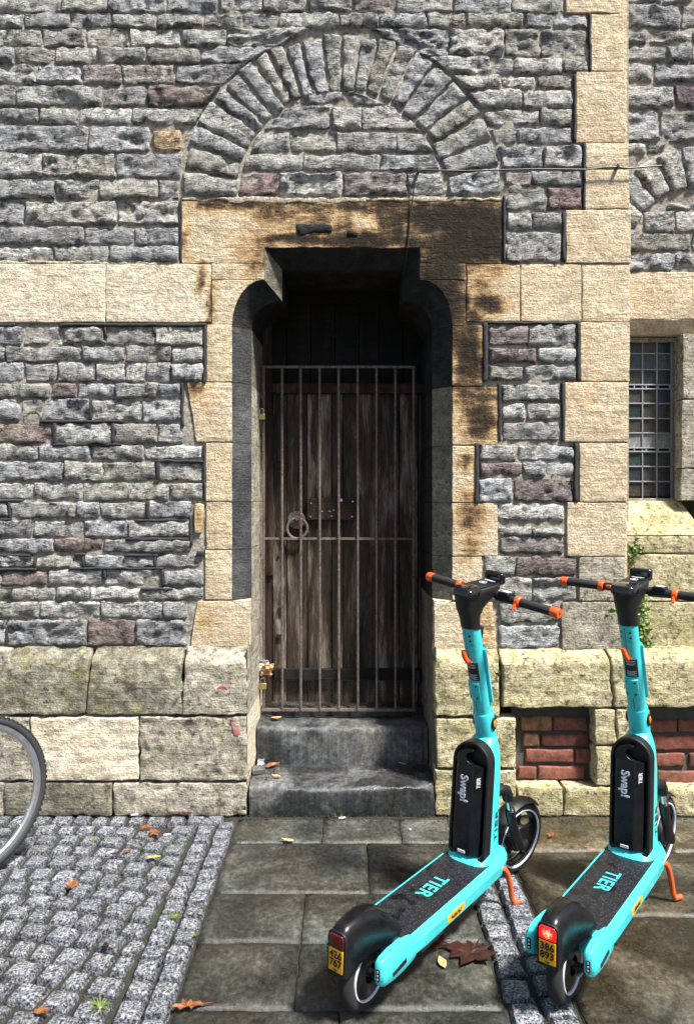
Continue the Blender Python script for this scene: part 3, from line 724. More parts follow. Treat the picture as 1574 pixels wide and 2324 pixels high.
# ---- stains
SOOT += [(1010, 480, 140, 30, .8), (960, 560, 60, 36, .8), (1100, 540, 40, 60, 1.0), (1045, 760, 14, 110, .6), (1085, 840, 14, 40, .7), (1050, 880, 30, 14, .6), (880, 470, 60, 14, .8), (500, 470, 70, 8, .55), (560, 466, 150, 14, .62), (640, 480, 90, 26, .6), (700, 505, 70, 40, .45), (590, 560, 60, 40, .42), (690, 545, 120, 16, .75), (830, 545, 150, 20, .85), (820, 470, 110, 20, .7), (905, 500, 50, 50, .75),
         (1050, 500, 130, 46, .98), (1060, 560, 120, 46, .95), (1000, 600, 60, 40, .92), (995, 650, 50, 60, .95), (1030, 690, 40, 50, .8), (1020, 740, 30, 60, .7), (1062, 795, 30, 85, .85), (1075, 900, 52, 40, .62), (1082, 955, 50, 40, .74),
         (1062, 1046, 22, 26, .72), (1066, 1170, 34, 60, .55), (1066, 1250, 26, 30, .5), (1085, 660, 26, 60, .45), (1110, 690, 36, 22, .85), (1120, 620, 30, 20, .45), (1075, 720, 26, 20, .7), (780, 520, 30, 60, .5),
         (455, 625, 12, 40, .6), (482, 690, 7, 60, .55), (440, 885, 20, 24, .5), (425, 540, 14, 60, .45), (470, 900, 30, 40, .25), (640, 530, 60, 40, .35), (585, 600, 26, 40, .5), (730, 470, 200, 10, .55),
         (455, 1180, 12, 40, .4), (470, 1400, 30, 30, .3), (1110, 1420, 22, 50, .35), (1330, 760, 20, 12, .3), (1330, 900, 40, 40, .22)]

# ---- smeared mortar fillets over the lintel and the string course
def fillet(x0, y0, x1, y1, n):
    w_ = (x1 - x0) / n
    for i in range(n):
        a = x0 + w_ * i; d0, d1 = random.uniform(-2, 2), random.uniform(-2, 3)
        mp, wd, hg = pquad(a - 1, y0 + d0, a + w_ + 1, y1 + d1, YW); surf('mortar_fillet', mp, wd, hg, YW - .0015, 'mortar_pale', BLD, res=.010, gap=0, rc=.003, wob=.007, bulge=.0008, rough=.005, edge=.004, skirt=.02)
t = NT('mortar_pale'); p = t.pos(); n2 = t.noise(p, 70, 6, 0.72)
M['mortar_pale'] = t.out(t.ramp(n2, [(0.36, (0.16, 0.13, 0.10)), (0.62, (0.58, 0.52, 0.41))]), 0.95, t.bump(n2, 1.0, 0.008))
fillet(414, 448, 1138, 458, 7); fillet(-80, 593, 408, 600, 4)
# ---- dressed sandstone
def ash(x0, y0, x1, y1, mat='ashlar', Y=YW, name='ashlar_block', parent=BLD, soot=True, corners=None, proud=0.0, **k):
    c = corners or {}
    mp, wd, hg = pquad(x0, y0, x1, y1, Y, **c)
    kw = dict(res=.014, gap=.0006, rc=.003, wob=.0022, bulge=.0016, rough=.0035, edge=.0042, skirt=.07, strata=1.2)
    kw.update(k)
    return surf(name, mp, wd, hg, Y - proud, mat, parent, soot=soot, **kw)
XO0, XO1, XI0, XI1 = -.5826, .533, -.4956, .4425       # outer and inner arrises of the jambs
NO0, NO1, NI0, NI1 = -.419, .3697, -.337, .288          # shouldered head
ZS, ZC, ZT = 2.458, 2.693, 2.857
def outL(z): return np.where(z <= ZS, XO0, NO0 - (NO0 - XO0) * np.sqrt(np.clip(1 - ((z - ZS) / (ZC - ZS)) ** 2, 0, 1)))
def outR(z): return np.where(z <= ZS, XO1, NO1 + (XO1 - NO1) * np.sqrt(np.clip(1 - ((z - ZS) / (ZC - ZS)) ** 2, 0, 1)))
def span(name, xl, xr, z0, z1, Y=YW, mat='ashlar', **k):
    def mp(u, v):
        z = z0 + (z1 - z0) * v
        a = xl(z) if callable(xl) else xl; b = xr(z) if callable(xr) else xr
        return a + (b - a) * u, z + 0 * u
    kw = dict(res=.012, gap=.0006, rc=0, wob=.002, bulge=.0016, rough=.0035, edge=.0042, skirt=.07, strata=1.2, soot=True); kw.update(k)
    zz = (z0 + z1) / 2
    a = float(xl(np.array(zz))) if callable(xl) else xl; b = float(xr(np.array(zz))) if callable(xr) else xr
    return surf(name, mp, abs(b - a), z1 - z0, Y, mat, BLD, **kw)
# lintel: one stone with the head of the opening cut out (three butted pieces joined)
zl0, zl1 = WZ(597.5, YW), WZ(456, YW)
pcs = [span('lintel', WX(413, YW), NO0, zl0, ZT, gap=0, bulge=0, seed=3, skirt=.086), span('lintel', WX(413, YW), WX(1139, YW), ZT, zl1, gap=0, bulge=0, seed=3, wob=.004, skirt=.086), span('lintel', NO1, WX(1139, YW), zl0, ZT, gap=0, bulge=0, seed=3, skirt=.086)]
bm = bmesh.new(); lay = None
mats_ = []
verts_s = []; V_ = []; F_ = []; S_ = []
for o in pcs:
    b = len(V_); V_ += [tuple(vv.co + o.location) for vv in o.data.vertices]; F_ += [tuple(b + i for i in pp.vertices) for pp in o.data.polygons]
    S_ += [a.value for a in o.data.attributes['soot'].data]
bm.free()
for o in pcs: bpy.data.objects.remove(o)
me = bpy.data.meshes.new('lintel'); me.from_pydata(V_, [], F_); me.polygons.foreach_set('use_smooth', [True] * len(F_))
at = me.attributes.new('soot', 'FLOAT', 'POINT'); at.data.foreach_set('value', S_); me.update()
link('lintel', me, 'ashlar', BLD)
# spalled scabs of darker skin on the lintel
for x0, y0, x1, y1 in [(672, 508, 755, 532), (783, 522, 812, 536)]:
    mp, wd, hg = pquad(x0, y0, x1, y1, YW); surf('spalled_skin', mp, wd, hg, YW - .003, 'ashlar_sooty', BLD, res=.008, rc=.02, wob=.012, bulge=.005, rough=.006, edge=.02, skirt=.012)
# corbels
span('corbel', WX(480, YW), outL, ZS + .002, WZ(598.5, YW) if False else ZC - .001, mat='ashlar')
span('corbel_top', WX(480, YW), NO0, ZC, WZ(598.5, YW), gap=.0)
span('corbel', outR, WX(1056, YW), ZS + .002, ZC - .001)
span('corbel_top', NO1, WX(1056, YW), ZC, WZ(598.5, YW), gap=.0)
# string course
ash(-90, 600, 240, 732, 'ashlar_pale', proud=.004); ash(241.5, 600, 478.5, 732, 'ashlar_pale', proud=.003)
ash(1058, 600, 1179, 730); ash(1181, 600, 1318, 730); ash(1319, 600, 1428, 730)
zb = WZ(736, YW)
# jambs
ash(469, 737, 527, 866); ash(424, 868, 527, 1003, corners=dict(bl=22)); ash(467, 1005, 527, 1138); ash(468, 1140, 527, 1247); ash(465, 1249, 527, 1361)
ash(441, 1142, 466, 1212, rough=.008, rc=.015, corners=dict(br=-8, tr=-2))
ash(432, 1364, 566, 1468, corners=dict(tl=16))
ash(1025, 739, 1095, 876); ash(1025, 878, 1134, 1010); ash(1025, 1012, 1083, 1140); ash(1025, 1142, 1128, 1262); ash(1025, 1264, 1092, 1363)
ash(984.5, 1366, 1126, 1473, corners=dict(tr=-10))
# corner pier
for x0, y0, x1, y1, rr in [(1283, -60, 1407, 31, .0035), (1338, 33, 1413, 162, .0035), (1306, 164, 1418, 324, .0035), (1326, 326, 1424, 384, .010), (1326, 385.5, 1426, 475, .0035), (1283, 477, 1430, 598, .0035),
                           (1316, 732, 1427, 866, .0035), (1280, 868, 1424, 1004, .0035), (1313, 1006, 1421, 1139, .0035), (1285, 1141, 1419, 1262, .004), (1312, 1264, 1416, 1364, .008), (1273, 1366, 1415, 1473, .006)]:
    ash(x0, y0, x1, y1, 'ashlar' if y1 < 1264 else 'ashlar_grey', rough=rr, proud=.004)
pr_ = MB(); pr_.box(((WX(1425, YW) + 1.2) / 2 + .04, (YR + YW) / 2 + .055, 2.4), (WX(1425, YW) - 1.2 - .09, YR - YW - .01 + .11, 4.7)); pr_.build('pier_core', 'ashlar', BLD, smooth=False)
side = WX(1413, YW)
# ---- window wall
ash(1416, 618, 1640, 725, 'ashlar', Y=YR, soot=False)
ash(1548, 757, 1640, 905, 'ashlar_grey', Y=YR, soot=False, rough=.006); ash(1545, 907, 1640, 1062, 'ashlar_grey', Y=YR, soot=False, rough=.006); ash(1543, 1064, 1640, 1136, 'ashlar_grey', Y=YR, soot=False, rough=.006)
mp, wd, hg = pquad(1400, 727, 1640, 757, YR + .02); surf('window_head', mp, wd, hg, lambda z: YR + .05 - .05 * (z - z.min()) / max(1e-6, (z.max() - z.min())), 'ashlar', BLD, soot=False, res=.015, gap=0, rc=0, wob=0, bulge=.002, rough=.003, edge=.004, skirt=.12)
# sill: slopes out from the glass to the face
zs0, zs1 = WZ(1215, YR - .06), WZ(1137, YR + .06)
mp, wd, hg = quad([(WX(1405, YR + .07), zs1), (WX(1542, YR + .07), zs1), (WX(1600, YR - .07), zs0), (WX(1390, YR - .07), zs0)])
surf('window_sill', mp, wd, hg, lambda z: YR + .07 - .14 * (zs1 - z) / (zs1 - zs0), 'ashlar_green', BLD, soot=False, res=.012, gap=0, rc=0, wob=.002, bulge=.003, rough=.004, edge=.006, skirt=.1)
for x0, y0, x1, y1 in [(1408, 1217, 1620, 1256), (1408, 1258, 1620, 1364), (1408, 1366, 1620, 1472)]:
    ash(x0, y0, x1, y1, 'ashlar_green', Y=YR - .07, soot=False, rough=.008, edge=.012)

# leaded window
WY = YR + .115
WIN = empty('window', (0, 0, 0)); WIN.parent = BLD; WIN.matrix_parent_inverse = BINV
def wx(px): return WX(px, WY)
def wz(py): return WZ(py, WY)
fr = MB(); x0, x1, zA, zB = wx(1400), wx(1528), wz(1131), wz(778)
fr.box(((x1 + .012), WY, (zA + zB) / 2), (.024, .05, zB - zA + .05)); fr.box(((x0 + x1) / 2, WY, zB + .012), (x1 - x0, .05, .024)); fr.box(((x0 + x1) / 2, WY, zA - .012), (x1 - x0, .05, .024))
fr.build('window_frame', 'ashlar_grey', WIN, bevel=.003)
colx = [1376.5, 1423.5 - .0, 1455.5, 1488.5, 1521]; colx = [1392, 1423.5, 1456, 1488.5, 1521.5]
rowy = [766, 803, 839, 872.5, 884, 918, 950, 984, 1014, 1020, 1057, 1092, 1128]
rows_ = [(768, 802), (804, 838), (840, 873), (884, 915), (917, 949), (951, 982), (984, 1016), (1026, 1058), (1060, 1092), (1094, 1126)]
pk = 0
for ra, rb in rows_:
    for i in range(4):
        xa, xb = wx(colx[i]) + .002, wx(colx[i + 1]) - .002; za, zb_ = wz(rb), wz(ra)
        pm = MB().box((0, 0, 0), (xb - xa, .004, zb_ - za))
        base = random.choice([(.035, .045, .04), (.05, .04, .03), (.03, .04, .045), (.055, .05, .042), (.022, .035, .03)])
        if (ra, rb) == (984, 1016): base = (.22, .22, .21)
        if ra == 804: base = tuple(k * 1.8 for k in base)
        o = pm.build('pane', 'glass', WIN, color=base, smooth=False); o.location = ((xa + xb) / 2, WY + .004, (za + zb_) / 2)
        o.rotation_euler = (random.uniform(-.035, .035), 0, random.uniform(-.05, .05))
ld = MB()
for x in colx[1:]: ld.box((wx(x), WY, (zA + zB) / 2), (.007, .012, zB - zA))
for a, b in zip(rows_, rows_[1:]):
    g = (a[1] + b[0]) / 2
    if b[0] - a[1] < 4: ld.box(((x0 + x1) / 2, WY, wz(g)), (x1 - x0, .012, .007))
    else:
        for k in (a[1] + .8, b[0] - .8): ld.box(((x0 + x1) / 2, WY - .002, wz(k)), (x1 - x0, .013, .008))
        for k in range(5): ld.box((wx(1410 + k * 27), WY - .002, wz(g)), (.008, .012, .02))
ld.box((wx(1525), WY, (zA + zB) / 2), (.006, .012, zB - zA))
ld.build('leading', 'lead', WIN, bevel=.0015)
MB().box(((x0 + x1) / 2, WY + .03, (zA + zB) / 2), (x1 - x0 + .1, .01, zB - zA + .1)).build('window_backing', 'ink', WIN, smooth=False)

# ---- plinth
PT = lambda z: YP + .06 * np.clip((z - WZ(1510, YP)) / (WZ(1472, YW) - WZ(1510, YP)), 0, 1) ** 1.5
def plin(x0, y0, x1, y1, mat='ashlar_grey', Y=YP, corners=None, top=False, **k):
    c = corners or {}
    mp, wd, hg = pquad(x0, y0, x1, y1, Y, **c)
    kw = dict(res=.011, gap=.0018, rc=.006, wob=.005, bulge=.004, rough=.010, edge=.007, skirt=.09, strata=1.3); kw.update(k)
    return surf('plinth_block', mp, wd, hg, PT if top else Y, mat, BLD, **kw)
plin(-90, 1472, 207, 1622, 'ashlar_lichen', top=True, corners=dict(br=-14)); plin(209, 1472, 416, 1622, 'ashlar_lichen', top=True, corners=dict(bl=-14, br=-3)); plin(418, 1472, 561, 1622, 'ashlar_grey', top=True, corners=dict(bl=-4))
plin(-90, 1627, 69, 1772); plin(71, 1627, 315, 1772, 'ashlar_pale'); plin(317, 1627, 561, 1772, rough=.013)
plin(-90, 1776, 9, 1852); plin(11, 1776, 256, 1852, 'ashlar_olive', rough=.012); plin(258, 1776, 560, 1852, rough=.013)
plin(987, 1476, 1132, 1626, 'ashlar_green', top=True); plin(1137, 1476, 1389, 1606, 'ashlar_green', top=True, corners=dict(tr=-10)); plin(1392, 1476, 1640, 1606, 'ashlar_green', top=True, corners=dict(tl=-8))
plin(989, 1630, 1170, 1742, 'ashlar_green', rough=.013); plin(987, 1746, 1170, 1852, 'ashlar_green', rough=.014)
plin(1348, 1610, 1394, 1690, 'ashlar_green', rough=.014, corners=dict(br=2)); plin(1348, 1693, 1396, 1782, 'ashlar_green', rough=.014)
plin(1398, 1610, 1474, 1782, 'ashlar_green', rough=.01)
plin(1172, 1785, 1276, 1852, 'ashlar_green', rough=.013); plin(1279, 1785, 1392, 1852, 'ashlar_green', rough=.013); plin(1395, 1788, 1496, 1852, 'ashlar_green', rough=.013); plin(1499, 1788, 1640, 1852, 'ashlar_green', rough=.013)
plain('pink_paint', (0.33, 0.12, 0.13), 0.95, var=0.7, bump=1.0)
for x0, y0, x1, y1 in [(528, 1630, 546, 1668), (498, 1552, 516, 1566)]:
    mp, wd, hg = pquad(x0, y0, x1, y1, YP); surf('paint_mark', mp, wd, hg, YP - .006, 'pink_paint', BLD, res=.006, gap=0, rc=.012, wob=.016, bulge=.0, rough=.010, edge=.006, skirt=.012)
pcore = MB(); pcore.box((-1.73, 3.80, .40), (2.42, .07, .82)); pcore.box((1.93, 3.86, .40), (2.94, .05, .82)); pcore.build('plinth_core', 'dirt', BLD, smooth=False)
# side of the plinth continuing out of frame
ms = MB()
for zz, hh in ((0.0, .17), (.17, .33), (.5, .33)):
    x = -2.88
    while x < -1.95: ms.box((x + .3, 3.745, zz + hh / 2), (.59, .09, hh - .008)); x += .6
tag(ms.build('side_plinth', 'ashlar_grey', BLD, bevel=.01), kind='stuff')

# blocked vents: brick infill set back in the plinth
NBY = YP + .075
def brickset(px0, py0, px1, py1, rects):
    X0, X1, Z0, Z1 = WX(px0, NBY), WX(px1, NBY), WZ(py1, NBY), WZ(py0, NBY)
    n = 24; X, Z = np.meshgrid(np.linspace(X0, X1, n), np.linspace(Z0, Z1, n)); Yv = NBY + .012 - .004 * fbm(X * 30, Z * 30, 2, 4)
    mb = MB(); mb.v = [tuple(a) for a in np.stack([X, Yv, Z], -1).reshape(-1, 3)]; mb.f = [(j * n + i, j * n + i + 1, (j + 1) * n + i + 1, (j + 1) * n + i) for j in range(n - 1) for i in range(n - 1)]
    bi = mb.build('brick_infill', 'brick_mortar', BLD)
    for (a, b, c, d) in rects:
        x0, x1 = 944.4 + .4 * a, 944.4 + .4 * c; y0, y1 = 1196.2 + .4 * b, 1196.2 + .4 * d
        mp, wd, hg = pquad(x0, y0, x1, y1, NBY); g = random.uniform(.75, 1.25); cc = random.choice([(.23, .075, .05), (.18, .06, .045), (.26, .095, .065)])
        if a < 700 and b < 1250 and a > 500: cc = (.34, .17, .085)
        surf('brick', mp, wd, hg, NBY + .004, 'brick', bi, res=.012, gap=.001, rc=.006, wob=.004, bulge=.006, rough=.004, edge=.007, skirt=.03, color=tuple(k * g for k in cc))
brickset(1160, 1596, 1362, 1792, [(592, 1078, 766, 1156), (774, 1078, 968, 1156), (602, 1174, 696, 1244), (708, 1174, 980, 1246), (614, 1262, 890, 1336), (900, 1262, 986, 1336), (576, 1360, 680, 1430), (690, 1358, 952, 1432)])
brickset(1462, 1598, 1650, 1796, [(1318, 1096, 1476, 1166), (1484, 1092, 1640, 1166), (1340, 1188, 1600, 1262), (1360, 1284, 1522, 1358), (1546, 1284, 1720, 1358), (1364, 1384, 1600, 1456), (1610, 1384, 1720, 1456), (1608, 1188, 1720, 1262)])

# ---- chamfered, sooty reveals of the doorway
def prof_strip(name, pts0, y0, pts1, y1, mat, nsub=8, amp=.003, ends=None):
    mb = MB(); n = len(pts0); g = []
    for i in range(nsub + 1):
        k = i / nsub
        row = []
        for a, b in zip(pts0, pts1):
            x = a[0] + (b[0] - a[0]) * k; z = a[1] + (b[1] - a[1]) * k; y = y0 + (y1 - y0) * k
            row.append((x, y, z))
        g.append(row)
    A = np.array(g); nn = fbm(A[..., 0] * 20 + A[..., 1] * 20, A[..., 2] * 20, 1.1, 4)
    fade = np.sin(np.linspace(0, math.pi, nsub + 1))[:, None]; A[..., 0] += amp * nn * fade * np.sign(A[..., 0] + .025)
    mb.v = [tuple(q) for q in A.reshape(-1, 3)]; mb.f = [(i * n + j, i * n + j + 1, (i + 1) * n + j + 1, (i + 1) * n + j) for i in range(nsub) for j in range(n - 1)]
    return mb.build(name, mat, BLD, ang=30)
def vline(x, z0, z1, s=.02):
    n = max(2, int(abs(z1 - z0) / s)); return [(x, z0 + (z1 - z0) * i / n) for i in range(n + 1)]
YC, YD = YW + CH, 4.33
zj = [WZ(y, YW) for y in (1363, 1248, 1139, 1004, 867)] + [ZS]
zjr = [WZ(y, YW) for y in (1364, 1263, 1141, 1011, 877)] + [ZS]
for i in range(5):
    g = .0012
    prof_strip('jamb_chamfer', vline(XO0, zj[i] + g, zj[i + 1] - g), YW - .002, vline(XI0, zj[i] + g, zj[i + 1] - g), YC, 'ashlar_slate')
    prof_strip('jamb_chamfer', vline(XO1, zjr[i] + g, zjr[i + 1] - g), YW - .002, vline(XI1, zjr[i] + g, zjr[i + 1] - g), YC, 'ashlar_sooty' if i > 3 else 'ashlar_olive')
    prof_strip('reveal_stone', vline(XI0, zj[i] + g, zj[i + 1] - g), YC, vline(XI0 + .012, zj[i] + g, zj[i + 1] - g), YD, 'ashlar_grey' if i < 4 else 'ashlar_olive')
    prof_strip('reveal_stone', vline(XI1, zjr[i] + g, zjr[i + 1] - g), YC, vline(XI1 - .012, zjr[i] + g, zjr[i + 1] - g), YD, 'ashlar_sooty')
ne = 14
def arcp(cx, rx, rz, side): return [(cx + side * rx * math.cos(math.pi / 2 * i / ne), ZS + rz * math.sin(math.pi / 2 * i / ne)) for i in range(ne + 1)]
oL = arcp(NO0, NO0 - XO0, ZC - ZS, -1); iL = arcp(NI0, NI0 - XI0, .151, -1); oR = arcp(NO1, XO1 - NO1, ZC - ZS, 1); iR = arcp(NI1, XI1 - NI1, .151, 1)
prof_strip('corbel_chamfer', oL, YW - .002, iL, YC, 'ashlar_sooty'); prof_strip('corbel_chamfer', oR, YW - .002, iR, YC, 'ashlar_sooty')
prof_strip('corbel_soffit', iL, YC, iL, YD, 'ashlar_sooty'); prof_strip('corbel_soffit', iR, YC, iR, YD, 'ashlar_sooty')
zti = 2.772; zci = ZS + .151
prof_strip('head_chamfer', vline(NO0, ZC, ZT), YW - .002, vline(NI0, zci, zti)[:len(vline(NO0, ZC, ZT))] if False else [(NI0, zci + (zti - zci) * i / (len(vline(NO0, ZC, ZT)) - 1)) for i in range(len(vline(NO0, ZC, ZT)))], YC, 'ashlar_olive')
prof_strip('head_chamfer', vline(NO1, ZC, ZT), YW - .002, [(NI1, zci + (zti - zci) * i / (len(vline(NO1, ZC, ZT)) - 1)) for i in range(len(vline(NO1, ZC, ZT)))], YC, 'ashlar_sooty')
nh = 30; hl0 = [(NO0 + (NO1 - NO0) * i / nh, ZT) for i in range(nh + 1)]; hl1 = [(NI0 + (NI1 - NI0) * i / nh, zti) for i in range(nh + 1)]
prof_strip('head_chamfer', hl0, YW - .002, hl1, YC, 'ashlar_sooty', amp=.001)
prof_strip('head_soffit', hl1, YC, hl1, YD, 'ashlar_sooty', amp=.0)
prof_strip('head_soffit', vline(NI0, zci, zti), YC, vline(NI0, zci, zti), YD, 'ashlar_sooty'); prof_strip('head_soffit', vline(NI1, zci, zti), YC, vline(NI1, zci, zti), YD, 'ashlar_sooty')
# square reveals below the chamfer stops
zk = WZ(1363, YW)
for zz0, zz1, mt in ((0, WZ(1774, YP), 'ashlar_grey'), (WZ(1774, YP), WZ(1624, YP), 'ashlar_pale'), (WZ(1624, YP), WZ(1471, YP), 'ashlar_grey')):
    prof_strip('reveal_stone', vline(XI0 - .004, zz0 + .001, zz1 - .001), YP + .004, vline(XI0 + .012, zz0 + .001, zz1 - .001), YD, mt, nsub=16, amp=.006)
    prof_strip('reveal_stone', vline(XI1 + .004, zz0 + .001, zz1 - .001), YP + .004, vline(XI1 - .012, zz0 + .001, zz1 - .001), YD, 'ashlar_olive', nsub=16, amp=.006)
zz0 = WZ(1471, YP)
prof_strip('reveal_stone', vline(XI0 - .002, zz0, zk), YW - .002, vline(XI0 + .012, zz0, zk), YD, 'ashlar_grey', nsub=14, amp=.005); prof_strip('reveal_stone', vline(XI1 + .002, zz0, zk), YW - .002, vline(XI1 - .012, zz0, zk), YD, 'ashlar_olive', nsub=14, amp=.005)
# chamfer stops: little slanting triangles
for xo, xi in ((XO0, XI0), (XO1, XI1)):
    s = MB(); s.add([(xo, YW - .003, zk), (xi, YC, zk), (xi, YW - .003, zk - .0), (xi, YW - .003, zk - .05)], [(0, 1, 2), (0, 2, 3), (1, 3, 2), (0, 3, 1)]); s.build('chamfer_stop', 'ashlar_pale', BLD, smooth=False)

# ---- steps
def step(x0, x1, yf, yb, zt, zb, worn, name='step'):
    nx, ny = 44, 18; prof = []
    r = .03
    pts = [(yf, zb), (yf - .004, zb + (zt - zb) * .35), (yf - .002, zt - r * 1.3)] + [(yf + r - r * math.cos(a), zt - r + r * math.sin(a)) for a in np.linspace(.25, math.pi / 2, 6)] + [(yf + r + (yb - yf - r) * k, zt) for k in np.linspace(.12, 1, 10)]
    V = []
    for i in range(nx + 1):
        u = i / nx; x = x0 + (x1 - x0) * u
        wr = worn * math.exp(-((u - .5) / .32) ** 2)
        for (y, z) in pts:
            kz = (z - zb) / (zt - zb)
            n1 = float(fbm(np.array(x * 9), np.array(y * 9 + z * 9), 3.0 + zt, 5)); n2 = float(fbm(np.array(x * 30), np.array(y * 30 + z * 22), 5.0, 4))
            V.append((x, y + (.020 * n1 + .010 * n2) * (1 if kz < .97 else .2) , z - wr * kz + (.010 * n1 + .005 * n2) * kz))
    m = len(pts); Fs = [(i * m + j, (i + 1) * m + j, (i + 1) * m + j + 1, i * m + j + 1) for i in range(nx) for j in range(m - 1)]
    mb = MB(); mb.v = V; mb.f = Fs; return mb.build(name, 'flag_step', BLD, ang=60, color=(1, 1, 1))
step(-.487, .437, 3.695, 4.02, .150, -.02, .012); step(-.485, .433, 3.985, 4.5, .355, .13, .012)
thr = MB(); thr.box((-.026, 4.34, .37), (.93, .3, .06)); thr.build('threshold', 'flag_step', BLD, bevel=.008, color=(.6, .6, .6))

# ---- door
DY = 4.285
def dx_(px): return WX(px, DY)
def dz_(py): return WZ(py, DY)
DOOR = empty('door', (0, 0, 0)); DOOR.parent = BLD; DOOR.matrix_parent_inverse = BINV
DOOR['label'] = 'weathered dark vertical plank door'
bx = [618, 650, 697, 752, 778, 813, 858, 906, 948, 975]
for i in range(len(bx) - 1):
    a, b = dx_(bx[i]) + .002, dx_(bx[i + 1]) - .002
    m = MB().box((0, 0, 0), (b - a, .03, dz_(893) - dz_(1640)))
    o = m.build('plank', 'door_wood', DOOR, bevel=.004); o.location = ((a + b) / 2, DY + .018 + random.uniform(-.004, .004), (dz_(893) + dz_(1640)) / 2)
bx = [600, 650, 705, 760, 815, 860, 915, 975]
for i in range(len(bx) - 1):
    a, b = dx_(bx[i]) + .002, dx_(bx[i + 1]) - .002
    o = MB().box((0, 0, 0), (b - a, .03, dz_(560) - dz_(872))).build('upper_plank', 'dark_shaded_wood', DOOR, bevel=.003); o.location = ((a + b) / 2, DY + .03, (dz_(560) + dz_(872)) / 2)  # lintel shadow painted into the colour of these planks
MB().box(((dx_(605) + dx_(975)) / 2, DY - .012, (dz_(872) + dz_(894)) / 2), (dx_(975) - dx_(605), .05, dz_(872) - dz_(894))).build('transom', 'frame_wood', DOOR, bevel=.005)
MB().box(((dx_(605) + dx_(975)) / 2, DY - .0, (dz_(664) + dz_(688)) / 2), (dx_(975) - dx_(605), .06, dz_(664) - dz_(688))).build('upper_beam', 'dark_shaded_wood', DOOR, bevel=.005)
MB().box(((dx_(622) + dx_(960)) / 2, DY - .014, (dz_(1516) + dz_(1541)) / 2), (dx_(960) - dx_(622), .035, dz_(1516) - dz_(1541))).build('weather_board', 'dark_shaded_wood', DOOR, bevel=.004)
MB().box((dx_(612), DY - .03, (dz_(945) + dz_(1305)) / 2), (.045, .05, dz_(945) - dz_(1305))).build('frame_post', 'frame_wood', DOOR, bevel=.005)
MB().box((dx_(607), DY - .015, (dz_(560) + dz_(1640)) / 2), (.05, .04, dz_(560) - dz_(1640))).build('frame_post', 'frame_wood', DOOR, bevel=.005)
MB().box((dx_(970), DY - .02, (dz_(560) + dz_(1640)) / 2), (.04, .05, dz_(560) - dz_(1640))).build('frame_post', 'dark_shaded_wood', DOOR, bevel=.005)
pl = MB().box(((dx_(697) + dx_(806)) / 2, DY - .012, (dz_(1131) + dz_(1180)) / 2), (dx_(806) - dx_(697), .022, dz_(1131) - dz_(1180))).build('patch_board', 'sign_wood', DOOR, bevel=.003)
for x, y, r_ in [(706, 1142, .005), (800, 1138, .005), (705, 1172, .005), (798, 1172, .005), (752, 1171, .005)]:
    MB().cyl((dx_(x), DY - .022, dz_(y)), (dx_(x), DY - .027, dz_(y)), r_, n=10).build('screw', 'steel', DOOR)
for x, y, a, b in [(774, 1135, .014, .016), (731, 1160, .008, .005), (748, 1160, .012, .004), (757, 1157, .006, .004)]:
    MB().box((dx_(x), DY - .0245, dz_(y)), (a, .002, b)).build('paper_scrap', 'paper', DOOR, smooth=False)
# ring handle on a round boss plate
rg = MB(); rg.tube([(dx_(675) + .058 * math.cos(a), DY - .03, dz_(1199) + .058 * math.sin(a)) for a in np.linspace(0, 2 * math.pi, 33)[:-1]], .0085, 10, closed=True); rg.build('ring_handle', 'iron', DOOR)
bp = MB(); bp.cyl((dx_(673), DY + .002, dz_(1180)), (dx_(673), DY - .012, dz_(1180)), .052, n=28); bp.cyl((dx_(675), DY - .012, dz_(1176)), (dx_(675), DY - .04, dz_(1176)), .014, n=12); bp.build('boss_plate', 'iron', DOOR, bevel=.002)
MB().box((dx_(637), DY - .003, dz_(1386)), (.03, .012, .04)).build('lock_plate', 'iron_dark', DOOR, bevel=.002)
MB().box((dx_(637), DY - .003, dz_(1445)), (.04, .012, .03)).build('lock_plate', 'iron_dark', DOOR, bevel=.002)
MB().cyl((dx_(632), DY - .005, dz_(1263)), (dx_(632), DY + .004, dz_(1263)), .007).build('bolt_head', 'iron_dark', DOOR)
MB().tube([(dx_(632) + .022 * math.cos(a), DY, dz_(1056) + .022 * math.sin(a)) for a in np.linspace(0, 6.28, 19)[:-1]], .004, 6, closed=True).build('lock_ring', 'iron_dark', DOOR)

# ================================================================== IRON GATE
GY = 4.15
def gX(px): return WX(px, GY)
def gZ(py): return WZ(py, GY)
GATE = empty('iron_gate', (gX(768), GY, gZ(1622)))
tag(GATE, 'rusty iron bar gate standing in front of the plank door', 'gate')
GI = Matrix.Translation((-gX(768), -GY, -gZ(1622)))
def gpart(mb, name, mat, **k):
    return mb.build(name, mat, GATE, xf=GI, **k)
zt, zm, zbt = gZ(833), gZ(1223), gZ(1611); xl, xr = gX(598), gX(938)
gpart(MB().box(((xl + xr) / 2, GY, zt), (xr - xl + .02, .018, .014)), 'top_rail', 'iron', bevel=.002)
gpart(MB().box(((xl + xr) / 2, GY + .003, zm), (xr - xl, .010, .013)), 'middle_rail', 'iron', bevel=.002)
gpart(MB().box(((xl + xr) / 2, GY, zbt), (xr - xl + .02, .018, .016)), 'bottom_rail', 'iron', bevel=.002)
for x in (598, 938): gpart(MB().box((gX(x), GY, (zt + zbt) / 2), (.015, .016, zt - zbt)), 'stile', 'iron', bevel=.003)
for x in (640, 682, 725, 768, 811, 854, 896.5): gpart(MB().cyl((gX(x), GY - .006, zt), (gX(x) + .001, GY - .006, zbt), .0074, n=12), 'bar', 'iron')
for y in (915, 1545): gpart(MB().box((gX(585), GY + .006, gZ(y)), (.045, .012, .05)), 'hasp_plate', 'iron_dark', bevel=.002)
